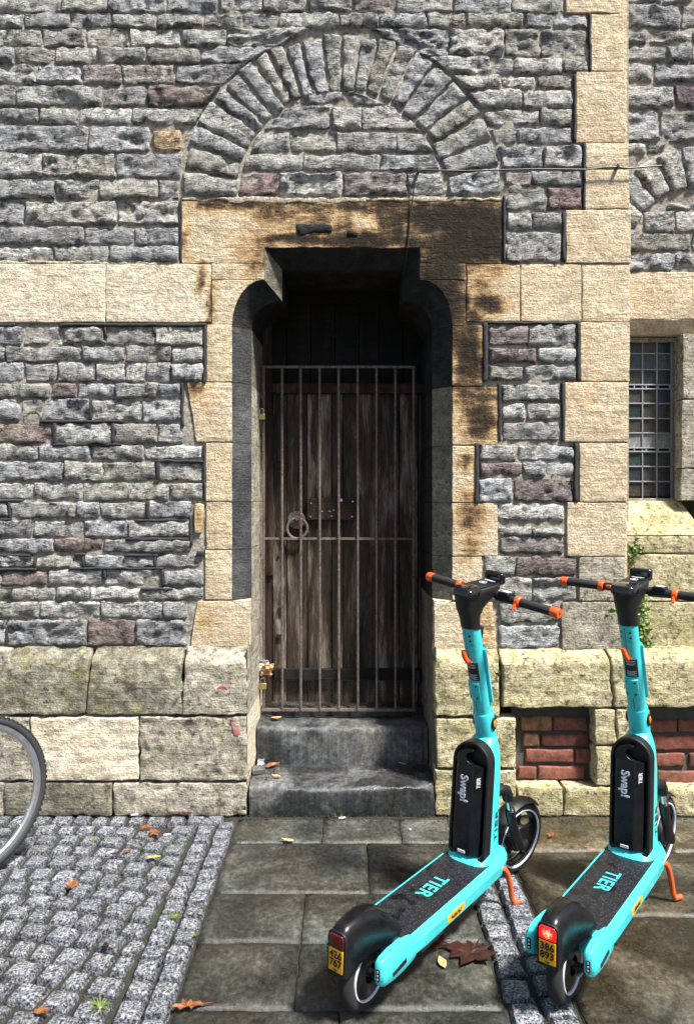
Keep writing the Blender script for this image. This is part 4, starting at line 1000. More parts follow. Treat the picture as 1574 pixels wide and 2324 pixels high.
for y in (1535,): gpart(MB().cyl((gX(948), GY, gZ(y) - .03), (gX(948), GY, gZ(y) + .03), .012), 'hinge', 'iron_dark')
# chicken wire over the foot of the gate: hexagonal mesh of thin wire
wm = MB(); a_ = .0105; hx = a_ * math.sqrt(3); yy = gZ(1608); r_ = 0
def wire(p0, p1): wm.tube([p0, p1], .0009, 4, caps=False)
zt_w = gZ(1545)
while yy < zt_w:
    x = xl + .01 + (r_ % 2) * hx / 2
    while x < xr - .01:
        wire((x, GY + .01, yy), (x, GY + .01, yy + a_)); wire((x, GY + .01, yy + a_), (x + hx / 2, GY + .01, yy + a_ * 1.5)); wire((x, GY + .01, yy + a_), (x - hx / 2, GY + .01, yy + a_ * 1.5))
        x += hx
    yy += a_ * 1.5; r_ += 1
tag(gpart(wm, 'wire_mesh', 'iron_dark'), kind='stuff')

def padlock(px, py, label):
    P = empty('padlock', (gX(px), GY - .028, gZ(py)))
    MB().box((0, 0, 0), (.04, .018, .034)).build('lock_body', 'brass', P, bevel=.003)
    MB().tube([(-.012, 0, .012)] + [(-.012 * math.cos(a), 0, .034 + .012 * math.sin(a)) for a in np.linspace(0, math.pi, 9)] + [(.012, 0, .012)], .003, 8).build('shackle', 'steel', P)
    tag(P, label, 'padlock', 'brass padlocks on the iron gate')
padlock(595, 947, 'upper brass padlock on the left side of the iron gate')
padlock(598, 1554, 'lower brass padlock beside the wire mesh of the iron gate')

# ---- black cable over the arch and down the lintel
def wallp(px, py, Y=YW - .03): return (WX(px, Y), Y, WZ(py, Y))
cb = MB()
pts = [wallp(*q) for q in [(1500, 376), (1424, 382), (1400, 379), (1370, 380), (1330, 385), (1260, 384), (1200, 384), (1130, 386), (1050, 388), (1000, 387), (960, 386), (948, 389)]]
cb.tube(pts, .0042, 8)
pts = [wallp(948, 389), wallp(941, 405), wallp(937, 440, YW - .02), wallp(932, 480, YW - .012), wallp(927, 530, YW - .012), wallp(924, 562, YW - .010), wallp(921, 585, YW + .03), wallp(914, 640, YW + .10), wallp(907, 690, YW + .16)]
cb.tube(pts, .0036, 8)
CB = cb.build('cable', 'cable_black'); tag(CB, 'thin black cable strung over the arch stones and down into the doorway head', 'cable')
for x, y in [(1400, 379), (948, 389)]: MB().box(wallp(x, y, YW - .022), (.012, .03, .022)).build('cable_clip', 'cable_black', CB, bevel=.003)

# ================================================================== SCOOTERS
def text_mesh(s, size, depth=.0006, off=0.0, align='CENTER', sp=1.0):
    cu = bpy.data.curves.new('lettering', 'FONT'); cu.body = s; cu.size = size; cu.extrude = depth; cu.offset = off; cu.align_x = align; cu.align_y = 'CENTER'; cu.space_character = sp; cu.resolution_u = 3
    o = bpy.data.objects.new('lettering', cu); C.objects.link(o)
    dg = bpy.context.evaluated_depsgraph_get(); me = bpy.data.meshes.new_from_object(o.evaluated_get(dg))
    bpy.data.objects.remove(o); bpy.data.curves.remove(cu); return me
def text(name, s, size, mat, parent, org, xa, ya, off=0.0, sp=1.0, xf=None, sx=1.0, depth=.0006):
    me = text_mesh(s, size, depth, off, sp=sp); me.materials.clear()
    xa = Vector(xa).normalized(); ya = Vector(ya); ya = (ya - xa * ya.dot(xa)).normalized(); za = xa.cross(ya)
    m = Matrix(((xa.x * sx, ya.x, za.x, org[0]), (xa.y * sx, ya.y, za.y, org[1]), (xa.z * sx, ya.z, za.z, org[2]), (0, 0, 0, 1)))
    me.transform(m if xf is None else xf @ m); me.update()
    return link(name, me, mat, parent)
def sring(cx, cy, z, rx, ry, e=2.6, n=36, dzx=0.0):
    o = []
    for i in range(n):
        a = 2 * math.pi * i / n; c, s = math.cos(a), math.sin(a)
        x = cx + rx * math.copysign(abs(c) ** (2 / e), c); y = cy + ry * math.copysign(abs(s) ** (2 / e), s)
        o.append((x, y, z + dzx * (x - cx)))
    return o
def tire(mb, c, r, wdt, sec=.5):
    # rounded tyre section revolved about the y axis
    pr = []
    for i in range(14):
        a = 2 * math.pi * i / 14
        pr.append((r - wdt * sec + wdt * sec * math.cos(a), wdt / 2 * math.sin(a)))
    mb.lathe(pr, c, 'y', 56)
def scooter(pose, steer, plate, label, lit=False, smudge=0):
    X, Y, h, roll = pose
    S = empty('electric_scooter', (X, Y, 0), (roll, 0, h)); tag(S, label, 'scooter', 'teal hire scooters parked by the wall')
    # steering axis
    P0 = Vector((.784, 0, .649)); AX = (Vector((.618, 0, 1.109)) - P0).normalized()
    def ax(z): return P0 + AX * ((z - P0.z) / AX.z)
    ST = Matrix.Translation(P0) @ Matrix.Rotation(steer, 4, AX) @ Matrix.Translation(-P0)
    # ---- deck
    sec = lambda w, zt, zb: [(w * .935, zt - .006), (w * .945, zt), (w, zt - .003), (w + .014, zt - .024), (w + .010, zb + .022), (w - .008, zb), (-w + .008, zb), (-w - .010, zb + .022), (-w - .014, zt - .024), (-w, zt - .003), (-w * .945, zt), (-w * .935, zt - .006)]
    d = MB(); rs = []
    for x, w, zt, zb in [(.055, .093, .205, .135), (.07, .095, .209, .128), (.20, .095, .209, .122), (.62, .095, .209, .122), (.74, .094, .209, .124), (.80, .084, .208, .13), (.845, .064, .205, .14), (.865, .045, .20, .155)]:
        rs.append([(x, y, z) for y, z in sec(w, zt, zb)])
    d.rings(rs); d.build('deck', 'teal_paint', S, bevel=.0025, ang=25)
    mt = MB(); out = [(.09, -.088), (.74, -.088), (.752, -.078), (.752, -.068), (.70, -.066), (.655, -.05), (.63, -.03), (.625, 0), (.63, .04), (.65, .066), (.69, .075), (.72, .08), (.72, .088), (.09, .088)]
    mt.prism(out, lambda u, v, dd: (u, v, dd), .2005, .2075); mat_o = mt.build('deck_mat', 'deck_mat', S, bevel=.001)
    text('deck_lettering', 'TIER', .072, 'teal_print', S, (.405, .004, .2084), (-1, 0, 0), (0, -1, 0), off=.0008, sp=1.08, sx=1.05)
    # dark under-tray and side slots
    MB().box((.42, 0, .119), (.66, .15, .02)).build('under_tray', 'black_plastic', S, bevel=.004)
    for x0, x1 in ((.16, .30), (.50, .56)): MB().box(((x0 + x1) / 2, -.1052, .138), (x1 - x0, .006, .007)).build('side_slot', 'ink', S)
    # yellow id sticker on the right flank
    st = MB(); ov = []
    for i in range(28):
        a = 2 * math.pi * i / 28; c_, s_ = math.cos(a), math.sin(a)
        ov.append((.385 + math.copysign(.062 * abs(c_) ** .45, c_), .1655 + math.copysign(.0155 * abs(s_) ** .6, s_)))
    tilt = lambda z: -.1091 + (.185 - z) * .088
    st.prism(ov, lambda u, v, dd: (u, tilt(v) - dd, v), -.001, .0007); st.build('id_sticker', 'yellow_plate', S, smooth=False)
    text('id_lettering', plate[0] + plate[1], .024, 'ink', S, (.385, tilt(.1655) - .0011, .1655), (1, 0, 0), (0, .088, 1), off=.0003)
    # ---- rear ears
    for s_ in (-1, 1):
        e = MB(); rs = []
        for x, yi, yo, zb, zt in [(-.066, .083, .106, .150, .200), (-.060, .079, .112, .141, .213), (-.045, .076, .115, .134, .219), (.0, .074, .116, .128, .222), (.06, .074, .114, .126, .219), (.11, .078, .1115, .128, .211), (.125, .082, .110, .132, .205)]:
            rs.append([(x, s_ * yi, zb + .012), (x, s_ * (yi + .008), zb), (x, s_ * (yo - .010), zb), (x, s_ * yo, zb + .018), (x, s_ * yo, zt - .026), (x, s_ * (yo - .012), zt), (x, s_ * (yi + .006), zt), (x, s_ * yi, zt - .008)])
        e.rings(rs); eo = e.build('rear_ear', 'teal_paint', S, bevel=.003, seg=3, ang=30)
        MB().box((-.0665, s_ * .0945, .175), (.004, .014, .036)).build('indicator', 'black_gloss', eo, bevel=.003)
        for k in range(3): MB().cyl((-.069, s_ * .0945, .164 + k * .011), (-.0675, s_ * .0945, .164 + k * .011), .0035, n=8).build('indicator_led', 'lens_white', eo)
        MB().box((.02, s_ * .1165, .165), (.075, .003, .014), Matrix.Rotation(-.12, 3, 'Y')).build('ear_slot', 'ink', eo, bevel=.004)
    # ---- rear wheel
    rw = MB(); tire(rw, (0, 0, .118), .118, .050, .46); RW = rw.build('rear_wheel', 'rubber', S, ang=60)
    rim = MB(); rim.lathe([(.082, -.021), (.082, .021), (.030, .026), (.030, -.026)], (0, 0, .118), 'y', 48); rim.build('rim', 'black_satin', RW)
    for s_ in (-1, 1): MB().lathe([(.084, s_ * .0235), (.083, s_ * .0262), (.079, s_ * .0262), (.077, s_ * .021), (.084, s_ * .020)], (0, 0, .118), 'y', 48).build('reflective_ring', 'lens_white', RW)
    for s_ in (-1, 1): MB().cyl((0, s_ * .02, .118), (.0, s_ * .088, .125), .013, n=12).build('axle', 'black_plastic', S)
    ca = MB(); ca.cyl((.015, -.045, .105), (.045, -.052, .118), .006, n=10); ca.cyl((.045, -.052, .118), (.06, -.056, .124), .009, n=10); ca.cyl((-.005, -.043, .098), (.01, -.045, .104), .0085, n=10); ca.build('brake_adjuster', 'steel', S)
    # ---- rear mudguard with lamp and plate
    f = MB(); rs = []
    stn = [(-.146, .034, .305, .176), (-.140, .039, .314, .178), (-.12, .042, .322, .186), (-.08, .044, .327, .196), (-.03, .049, .325, .204), (.02, .057, .316, .202), (.06, .067, .298, .200), (.095, .070, .272, .198), (.125, .064, .242, .198), (.150, .052, .220, .198), (.165, .040, .209, .2)]
    for x, w_, zt, zb in stn:
        x = x * .88 if x > 0 else x; w_ = w_ * .94
        ring = []
        n = 22
        kk = max(0., min(1., (x + .02) / .1))
        for i in range(n + 1):
            a = math.pi * i / n; c_, s_ = math.cos(a), math.sin(a)
            yy_ = w_ * math.copysign(abs(c_) ** (.62 + .25 * kk), c_); zz_ = zb + (zt - zb) * abs(s_) ** (.42 + .35 * kk)
            ring.append((x, yy_, zz_))
        for i in range(n, -1, -1):
            a = math.pi * i / n; c_, s_ = math.cos(a), math.sin(a)
            yy_ = (w_ - .005) * math.copysign(abs(c_) ** (.62 + .25 * kk), c_); zz_ = zb + (zt - .006 - zb) * abs(s_) ** (.42 + .35 * kk)
            ring.append((x, yy_, zz_))
        rs.append(ring)
    f.rings(rs, caps=False); FD = f.build('rear_mudguard', 'black_satin', S, ang=50)
    rb = MB(); rb.prism([(-.034, .178), (.034, .178), (.035, .285), (.030, .302), (.018, .309), (-.018, .309), (-.030, .302), (-.035, .285)], lambda u, v, dd: (dd - .05 * (v - .18) * 0, u, v), -.149, -.138); rb.build('lamp_housing', 'black_plastic', FD, bevel=.003)
    lp = MB(); lp.prism([(-.027, 0 - .020), (.027, -.020), (.027, .012), (.020, .020), (-.020, .020), (-.027, .012)], lambda u, v, dd: (dd, u, v), -.003, .003)
    lo = lp.build('tail_light', 'tail_lit' if lit else 'tail_red', FD, bevel=.003); lo.location = (-.1495, 0, .281)
    MB().box((-.1505, 0, .2235), (.003, .052, .068)).build('number_plate', 'yellow_plate', FD, bevel=.001)
    text('plate_lettering', plate[0], .030, 'ink', FD, (-.1528, 0, .2405), (0, -1, 0), (0, 0, 1), off=.0007)
    text('plate_lettering', plate[1], .030, 'ink', FD, (-.1528, 0, .2150), (0, -1, 0), (0, 0, 1), off=.0007)
    text('plate_lettering', 'TIER', .0065, 'ink', FD, (-.1528, 0, .1955), (0, -1, 0), (0, 0, 1), off=.0001, sp=1.2)
    # ---- neck tower
    n = MB()
    rs = [sring(.725, 0, .205, .105, .092, 3.2), sring(.718, 0, .220, .086, .084, 3.2), sring(.736, 0, .245, .054, .077, 3.8), sring(.736, 0, .30, .050, .075, 4.0), sring(.740, 0, .42, .048, .074, 4.0), sring(.746, 0, .52, .049, .072, 3.6), sring(.755, 0, .585, .050, .066, 2.9), sring(.764, 0, .625, .050, .056, 2.4), sring(.774, 0, .650, .044, .044, 2.2), sring(.782, 0, .660, .038, .038, 2)]
    n.rings(rs); n.build('neck', 'teal_paint', S, ang=60)
    # battery tray rim: an arch-shaped dark frame on the rear of the neck
    def arch(w_, z0, z1, n_=14):
        r_ = w_; o = [(w_, z0 + .02), (w_ - .018, z0), (-w_ + .018, z0), (-w_, z0 + .02)]
        for i in range(n_ + 1):
            a = math.pi - math.pi * i / n_; o.append((w_ * math.cos(a), z1 - r_ + r_ * math.sin(a) * 1.0))
        return o
    lean = lambda v: .018 * (v - .21) / .45
    fr = MB(); o1 = arch(.0765, .212, .658); o2 = arch(.066, .224, .647)
    k = len(o1); vs_ = []
    for (u, v) in o1: vs_.append((.695 + lean(v), u, v))
    for (u, v) in o1: vs_.append((.644 + lean(v), u, v))
    for (u, v) in o2: vs_.append((.644 + lean(v), u, v))
    for (u, v) in o2: vs_.append((.670 + lean(v), u, v))
    fs = []
    for l in range(3):
        for i in range(k): j = (i + 1) % k; fs.append((l * k + i, l * k + j, (l + 1) * k + j, (l + 1) * k + i))
    fs.append(tuple(3 * k + i for i in range(k)))
    fr.add(vs_, fs); fr.build('battery_tray', 'black_plastic', S, bevel=.0025, ang=40)
    bt = MB(); rs = []
    for z, w_, x0 in [(.230, .049, .636), (.235, .054, .631), (.30, .055, .630), (.45, .055, .637), (.56, .055, .643), (.572, .053, .645)]:
        xf_ = .685 + lean(z); rs.append([(x0 + .008, w_, z), (x0, w_ - .009, z), (x0, -.020, z), (x0 + .006, -.030, z), (x0 + .020, -w_ + .002, z), (x0 + .028, -w_, z), (xf_, -w_, z), (xf_, w_, z)])
    bt.rings(rs); BT = bt.build('battery', 'navy_battery', S, bevel=.003, ang=30)
    hd = MB(); poly = [(.054, .571), (.055, .590), (.049, .612), (.030, .626), (.006, .634), (-.016, .630), (-.010, .624), (.006, .618), (.014, .606), (.012, .590), (.000, .580), (-.020, .575), (-.051, .572)]
    hd.prism(poly, lambda u, v, dd: (dd + lean(v), u, v), .630, .656); hd.build('battery_handle', 'black_satin', BT, bevel=.003)
    MB().box((.652, -.012, .5735), (.006, .013, .003)).build('status_led', 'teal_print', BT)
    text('battery_lettering', 'Swap!', .044, 'white_print', BT, (.6315, .012, .485), (.012, 0, -1), (0, -1, 0), off=.0013, depth=.0008)
    text('battery_side_lettering', 'TIER', .020, 'white_print', BT, (.6465, -.0425, .515), (.0, 0, 1), (-.6, .8, 0), off=.0004, sp=1.05)
    text('neck_lettering', 'TIER', .034, 'dark_teal_print', S, (.742, -.0758, .330), (.06, 0, 1), (-1, .0, 0.06), off=.0003, sp=1.15, sx=1.6)
    MB().box((.629, .012, .245), (.003, .03, .010)).build('barcode_sticker', 'white_print', BT)
    # ---- stem
    sm = MB(); sm.tube([ax(.652), ax(.655), ax(.755), ax(.760)], [.037, .0400, .0398, .0375], 32); sm.build('collar', 'teal_paint', S, ang=40)
    for s_ in (-1, 1):
        a = ax(.712); rr_ = MB(); rr_.lathe([(.0, s_ * .0), (.0165, s_ * .0), (.0175, s_ * .006), (.014, s_ * .011), (.0, s_ * .011)], (0, 0, 0), 'y', 24, closed=False)
        m_ = Matrix.Translation(a + Vector((0, s_ * .034, 0))) @ Matrix.Rotation(-.35, 4, 'Y') @ Matrix.Diagonal((.95, 1, 1.6, 1))
        ro_ = rr_.build('reflector', 'black_plastic', S, xf=m_)
        q_ = MB(); q_.lathe([(0, s_ * .0145), (.008, s_ * .0135), (.0115, s_ * .010), (.0, s_ * .010)], (0, 0, 0), 'y', 20, closed=False); q_.build('amber_lens', 'amber', ro_, xf=m_)
    MB().tube([ax(.755), ax(1.112)], .0345, 32).build('stem', 'teal_paint', S, xf=ST)
    # frame of the stem: rearward, sideways, along
    RE = Vector((-AX.z, 0, AX.x)).normalized(); RE = RE if RE.x < 0 else -RE
    def sp_(z, th, r_): return ax(z) + (RE * math.cos(th) + Vector((0, -1, 0)) * math.sin(th)) * r_
    def patch(name, z0, z1, t0, t1, r0, r1, mat, nn=10, bevel=.0):
        mb = MB(); rs = []
        for i in range(nn + 1):
            th = t0 + (t1 - t0) * i / nn
            rs.append([sp_(z0, th, r0), sp_(z0, th, r1), sp_(z1, th, r1), sp_(z1, th, r0)])
        mb.rings(rs); return mb.build(name, mat, S, xf=ST, bevel=bevel, ang=30)
    patch('clamp_plate', .822, .896, -.75, .75, .030, .0405, 'teal_paint', bevel=.003)
    for z_ in (.836, .884):
        for th in (-.42, .42):
            MB().cyl(sp_(z_, th, .036), sp_(z_, th, .0412), .0042, n=10).build('screw_hole', 'ink', S, xf=ST)
    patch('info_sticker', .905, .978, -.55, .95, .0340, .0353, 'ink')
    for i, z_ in enumerate((.971, .967, .961, .957, .930, .926, .921, .917, .912)): patch('sticker_line', z_ - .0006, z_ + .0008, -.32 + (i % 3) * .05, .72 - (i % 2) * .15, .0350, .0356, 'white_print', nn=5)
    patch('cable_cover', .80, 1.02, 1.9, 2.9, .030, .0460, 'teal_paint', bevel=.006)
    patch('stem_slot', 1.025, 1.105, -.06, -.01, .0335, .0349, 'ink', nn=2); patch('stem_slot', .775, .815, .05, .12, .0335, .0351, 'ink', nn=2)
    for z_ in (1.086, 1.066):
        for th in (-.55, .5): MB().cyl(sp_(z_, th, .033), sp_(z_, th, .0352), .0045, n=10).build('screw_hole', 'ink', S, xf=ST)
    hk = MB(); a, b = sp_(1.022, -.15, .031), sp_(.992, -.15, .031); rv = RE
    hk.tube([sp_(1.030, -.20, .050), sp_(1.020, -.16, .050), sp_(.998, -.08, .047), sp_(.984, .08, .041), sp_(.990, .32, .038)], [.008, .0095, .0105, .011, .009], 10)
    hk.build('bag_hook', 'orange_plastic', S, xf=ST); MB().cyl(sp_(.990, .27, .03), sp_(.990, .27, .044), .0045, n=10).build('hook_screw', 'ink', S, xf=ST)
    MB().box(tuple(sp_(1.075, 2.6, .034)), (.014, .016, .05)).build('stem_latch', 'black_plastic', S, xf=ST, bevel=.003)
    # ---- handlebar head
    hh = MB(); rs = [sring(.6195, 0, 1.104, .0385, .0365, 2, 40), sring(.611, 0, 1.13, .038, .0365, 2, 40), sring(.603, 0, 1.155, .044, .038, 2.1, 40), sring(.604, 0, 1.180, .058, .040, 2.3, 40, .10), sring(.615, 0, 1.200, .074, .043, 2.6, 40, .14), sring(.628, 0, 1.222, .090, .046, 3.0, 40, .14), sring(.634, 0, 1.242, .099, .047, 3.4, 40, .14), sring(.634, 0, 1.258, .099, .0465, 3.6, 40, .14), sring(.634, 0, 1.262, .096, .043, 3.6, 40, .14)]
    hh.rings(rs); HD = hh.build('handlebar_head', 'black_plastic', S, xf=ST, ang=55)
    zt_ = lambda x: 1.262 + .14 * (x - .634)
    rot = Matrix.Rotation(-.12, 3, 'Y')
    ds = MB(); rs = [sring(.576, 0, zt_(.576) + dz, .044 - sh, .0475 - sh, 3.2, 32, .12) for dz, sh in ((-.022, .0), (.002, .0), (.007, .004), (.009, .010))]; ds.rings(rs); ds.build('display', 'black_gloss', HD, xf=ST, ang=40)
    MB().box((.665, 0, zt_(.665) + .002), (.115, .078, .010), rot).build('phone_rest', 'black_satin', HD, xf=ST, bevel=.003)
    MB().box((.730, 0, zt_(.73) + .013), (.028, .086, .046), rot).build('phone_clamp', 'black_gloss', HD, xf=ST, bevel=.010, seg=4)
    em = MB(); em.lathe([(.013, 0), (.0145, 0), (.0145, .001), (.013, .001)], (0, 0, 0), 'z', 28); em.build('emblem', 'white_print', HD, xf=ST @ Matrix.Translation((.662, 0, zt_(.662) + .0075)) @ Matrix.Rotation(-.12, 4, 'Y'))
    e2 = MB(); e2.box((0, 0, 0), (.014, .010, .001)); e2.build('emblem', 'white_print', HD, xf=ST @ Matrix.Translation((.662, 0, zt_(.662) + .0078)) @ Matrix.Rotation(-.12, 4, 'Y'))
    for k_ in range(2): MB().box((.700 - k_ * .006, .0, zt_(.700 - k_ * .006) + .0075), (.003, .05 - k_ * .012, .001), rot).build('notice_line', 'white_print', HD, xf=ST)
    # ---- bar
    BX, BZ = .70, 1.228
    HB = MB().tube([(BX, -.30, BZ), (BX, .30, BZ)], .0115, 16).build('handlebar', 'black_plastic', S, xf=ST)
    for s_ in (-1, 1):
        MB().tube([(BX, s_ * .155, BZ), (BX, s_ * .160, BZ), (BX, s_ * .285, BZ), (BX, s_ * .288, BZ)], [.0155, .0168, .0168, .016], 20).build('grip', 'rubber', HB, xf=ST)
        MB().tube([(BX, s_ * .286, BZ), (BX, s_ * .290, BZ), (BX, s_ * .314, BZ), (BX, s_ * .319, BZ)], [.0175, .0185, .0185, .016], 20).build('grip_end', 'orange_plastic', HB, xf=ST)
        MB().cyl((BX, s_ * .3185, BZ), (BX, s_ * .3200, BZ), .004, n=10).build('end_hole', 'ink', HB, xf=ST)
        MB().tube([(BX, s_ * .045, BZ), (BX, s_ * .06, BZ), (BX, s_ * .125, BZ), (BX, s_ * .135, BZ)], [.019, .019, .016, .0145], 16).build('switch_barrel', 'black_plastic', HB, xf=ST)
        MB().tube([(BX, s_ * .133, BZ), (BX, s_ * .136, BZ), (BX, s_ * .150, BZ), (BX, s_ * .154, BZ)], [.019, .0215, .0215, .0185], 24).build('grip_ring', 'orange_plastic', HB, xf=ST)
    MB().box((BX - .016, .108, BZ + .002), (.012, .022, .013)).build('horn_button', 'orange_plastic', HB, xf=ST, bevel=.003)
    MB().tube([(BX - .012, -.143, BZ - .016), (BX - .024, -.143, BZ - .026), (BX - .030, -.143, BZ - .024), (BX - .022, -.143, BZ - .006)], .006, 8).build('throttle', 'orange_plastic', HB, xf=ST)
    MB().box((BX - .004, -.088, BZ + .018), (.045, .046, .014)).build('bell_box', 'black_plastic', HB, xf=ST, bevel=.003)
    MB().box((BX - .004, -.088, BZ + .0262), (.026, .028, .0015)).build('bell_label', 'white_print', HB, xf=ST)
    # ---- front fork and wheel (turned with the bar)
    FWx, FWz, FWr = 1.055, .157, .157
    cr = MB(); cr.tube([(.80, -.05, .44), (.835, -.058, .440), (.862, -.062, .434), (.876, -.063, .410), (.882, -.063, .392)], [.020, .021, .0225, .023, .021], 16); cr.build('fork_crown', 'black_plastic', S, xf=ST)
    cr = MB(); cr.tube([(.80, .05, .44), (.835, .058, .440), (.862, .062, .434), (.876, .063, .410), (.882, .063, .392)], [.020, .021, .0225, .023, .021], 16); cr.build('fork_crown', 'black_plastic', S, xf=ST)
    for s_ in (-1, 1):
        y_ = s_ * .063
        MB().cyl((.880, y_, .40), (.906, y_, .335), .0125, n=16).build('stanchion', 'steel', S, xf=ST)
        MB().tube([(.901, y_, .345), (.906, y_, .335), (.925, y_, .285), (.970, y_, .205), (.995, y_, .165), (1.02, y_ * .9, .150), (FWx, y_ * .8, FWz)], [.019, .0215, .0195, .0205, .021, .018, .014], 14).build('fork_leg', 'black_plastic', S, xf=ST)
    cm = MB(); cm.box((.835, 0, .43), (.07, .11, .05)); cm.build('fork_bridge', 'black_plastic', S, xf=ST, bevel=.012)
    wl = MB(); tire(wl, (FWx, 0, FWz), FWr, .050, .5); FW = wl.build('front_wheel', 'rubber', S, xf=ST, ang=60)
    rm = MB(); rm.lathe([(.125, -.018), (.125, .018), (.108, .014), (.108, -.014)], (FWx, 0, FWz), 'y', 52); rm.build('rim', 'black_satin', FW, xf=ST)
    for s_ in (-1, 1): MB().lathe([(.125, s_ * .0225), (.124, s_ * .0256), (.1195, s_ * .0256), (.1175, s_ * .020), (.125, s_ * .016)], (FWx, 0, FWz), 'y', 52).build('reflective_ring', 'lens_white', FW, xf=ST)
    for k_ in range(5):
        a = 2 * math.pi * k_ / 5 + .3; c_, s2 = math.cos(a), math.sin(a)
        MB().tube([(FWx + .02 * c_, 0, FWz + .02 * s2), (FWx + .112 * c_, 0, FWz + .112 * s2)], [.014, .010], 8).build('spoke', 'black_satin', FW, xf=ST)
    MB().lathe([(.0, -.03), (.052, -.026), (.056, -.02), (.056, .02), (.052, .026), (.0, .03)], (FWx, 0, FWz), 'y', 32, closed=False).build('hub', 'black_plastic', FW, xf=ST)
    fm = MB(); rs = []
    for i in range(15):
        a = R(55 + 100 * i / 14); r_ = FWr + .012
        ring = []
        for j in range(9):
            b = -1 + 2 * j / 8; ring.append((FWx + (r_ - .012 * b * b) * math.cos(a), .034 * b, FWz + (r_ - .012 * b * b) * math.sin(a)))
        for j in range(8, -1, -1):
            b = -1 + 2 * j / 8; ring.append((FWx + (r_ - .004 - .012 * b * b) * math.cos(a), .031 * b, FWz + (r_ - .004 - .012 * b * b) * math.sin(a)))
        rs.append(ring)
    fm.rings(rs); fm.build('front_mudguard', 'black_plastic', S, xf=ST)
    # ---- kickstand
    RX = Matrix.Rotation(-roll, 3, 'X')
    foot = RX @ Vector((.842, -.145, .011)); ft0 = RX @ Vector((.812, -.128, .012)); ft1 = RX @ Vector((.803, -.124, .035))
    ks = MB(); ks.tube([(.735, -.070, .160), (.752, -.094, .166), (.768, -.105, .160), (.780, -.112, .140), (.794, -.119, .09), tuple(ft1), tuple(ft0), tuple(foot)], .0105, 12); ks.build('kickstand', 'orange_paint', S)
    return S
scooter((.05120756, 2.3115727, .91588025, .0408), -.24, ('426', '767'), 'teal electric scooter with plate 426 767, nearer the doorway')
scooter((.69177739, 2.34392436, .91615057, .00666), -.089, ('386', '893'), 'teal electric scooter with plate 386 893 and lit red tail light', lit=True)

# ================================================================== BICYCLE (front wheel reaches into view)
BK = empty('bicycle', (-1.903, 2.599, 0), (0, 0, R(52)))
tag(BK, 'grey bicycle at the left edge, its front wheel showing', 'bicycle')
WR = .343
def bwheel(x, name):
    t_ = MB(); tire(t_, (x, 0, WR), WR, .036, .5); W_ = t_.build(name, 'rubber_grey', BK, ang=60)
    knob = MB()
    for k_ in range(90):
        a = 2 * math.pi * k_ / 90
        for y_ in (-.012, 0, .012): knob.box((x + (WR - abs(y_) * .35) * math.cos(a), y_, WR + (WR - abs(y_) * .35) * math.sin(a)), (.006, .007, .014), Matrix.Rotation(-a, 3, 'Y'))
    tag(knob.build('tread_blocks', 'rubber', W_, smooth=False), kind='stuff')
    MB().lathe([(WR - .030, -.012), (WR - .030, .012), (WR - .048, .0115), (WR - .056, .006), (WR - .056, -.006), (WR - .048, -.0115)], (x, 0, WR), 'y', 72).build('rim', 'alu', W_, ang=25)
    MB().cyl((x, -.034, WR), (x, .034, WR), .014, n=16).build('hub', 'alu', W_)
    for k_ in range(28):
        a = 2 * math.pi * k_ / 28; a2 = a + (.55 if k_ % 4 < 2 else -.55); s_ = 1 if k_ % 2 else -1
        MB().tube([(x + .018 * math.cos(a2), s_ * .028, WR + .018 * math.sin(a2)), (x + (WR - .054) * math.cos(a), 0, WR + (WR - .054) * math.sin(a))], .0011, 5).build('spoke', 'steel', W_)
        MB().tube([(x + (WR - .066) * math.cos(a), 0, WR + (WR - .066) * math.sin(a)), (x + (WR - .052) * math.cos(a), 0, WR + (WR - .052) * math.sin(a))], .0022, 5).build('nipple', 'steel', W_)
bwheel(.56, 'front_wheel'); bwheel(-.46, 'rear_wheel')
fk = MB(); HT = Vector((.40, 0, .78))
for s_ in (-1, 1): fk.tube([(.56, s_ * .05, WR), (.50, s_ * .052, .50), (.44, s_ * .045, .68), (.425, 0, .72)], .010, 10)
fk.build('fork', 'black_satin', BK)
BB = (-.03, 0, .28); SC = (-.20, 0, .80)
for nm, a, b, r_ in [('head_tube', (.43, 0, .70), (.375, 0, .86), .019), ('down_tube', (.42, 0, .73), BB, .018), ('seat_tube', BB, SC, .016), ('top_tube', (.39, 0, .82), (-.19, 0, .77), .015)]: MB().cyl(a, b, r_).build(nm, 'black_satin', BK)
for s_ in (-1, 1):
    MB().tube([(-.03, s_ * .02, .28), (-.46, s_ * .06, WR)], .009, 10).build('chain_stay', 'black_satin', BK); MB().tube([(-.19, s_ * .015, .77), (-.46, s_ * .06, WR)], .008, 10).build('seat_stay', 'black_satin', BK)
    MB().tube([(-.03, s_ * .05, .28), (-.03 + s_ * .1, s_ * .07, .28 - s_ * .13)], .009, 8).build('crank', 'alu', BK); MB().box((-.03 + s_ * .1, s_ * .115, .28 - s_ * .13), (.09, .08, .02)).build('pedal', 'black_plastic', BK, bevel=.004)
MB().lathe([(.05, -.045), (.095, -.045), (.095, -.041), (.05, -.041)], (-.03, 0, .28), 'y', 40).build('chainring', 'steel', BK)
MB().cyl(SC, (-.225, 0, .92), .013).build('seat_post', 'alu', BK)
sa = MB(); sa.rings([[(x, w_ * math.cos(a), z + .022 * math.sin(a)) for a in np.linspace(0, 2 * math.pi, 17)[:-1]] for x, w_, z in ((-.37, .06, .935), (-.34, .075, .94), (-.26, .06, .935), (-.16, .028, .93), (-.10, .018, .925))]); sa.build('saddle', 'black_plastic', BK)
MB().tube([(.375, 0, .86), (.36, 0, .93), (.40, 0, .96)], .013).build('handlebar_stem', 'alu', BK)
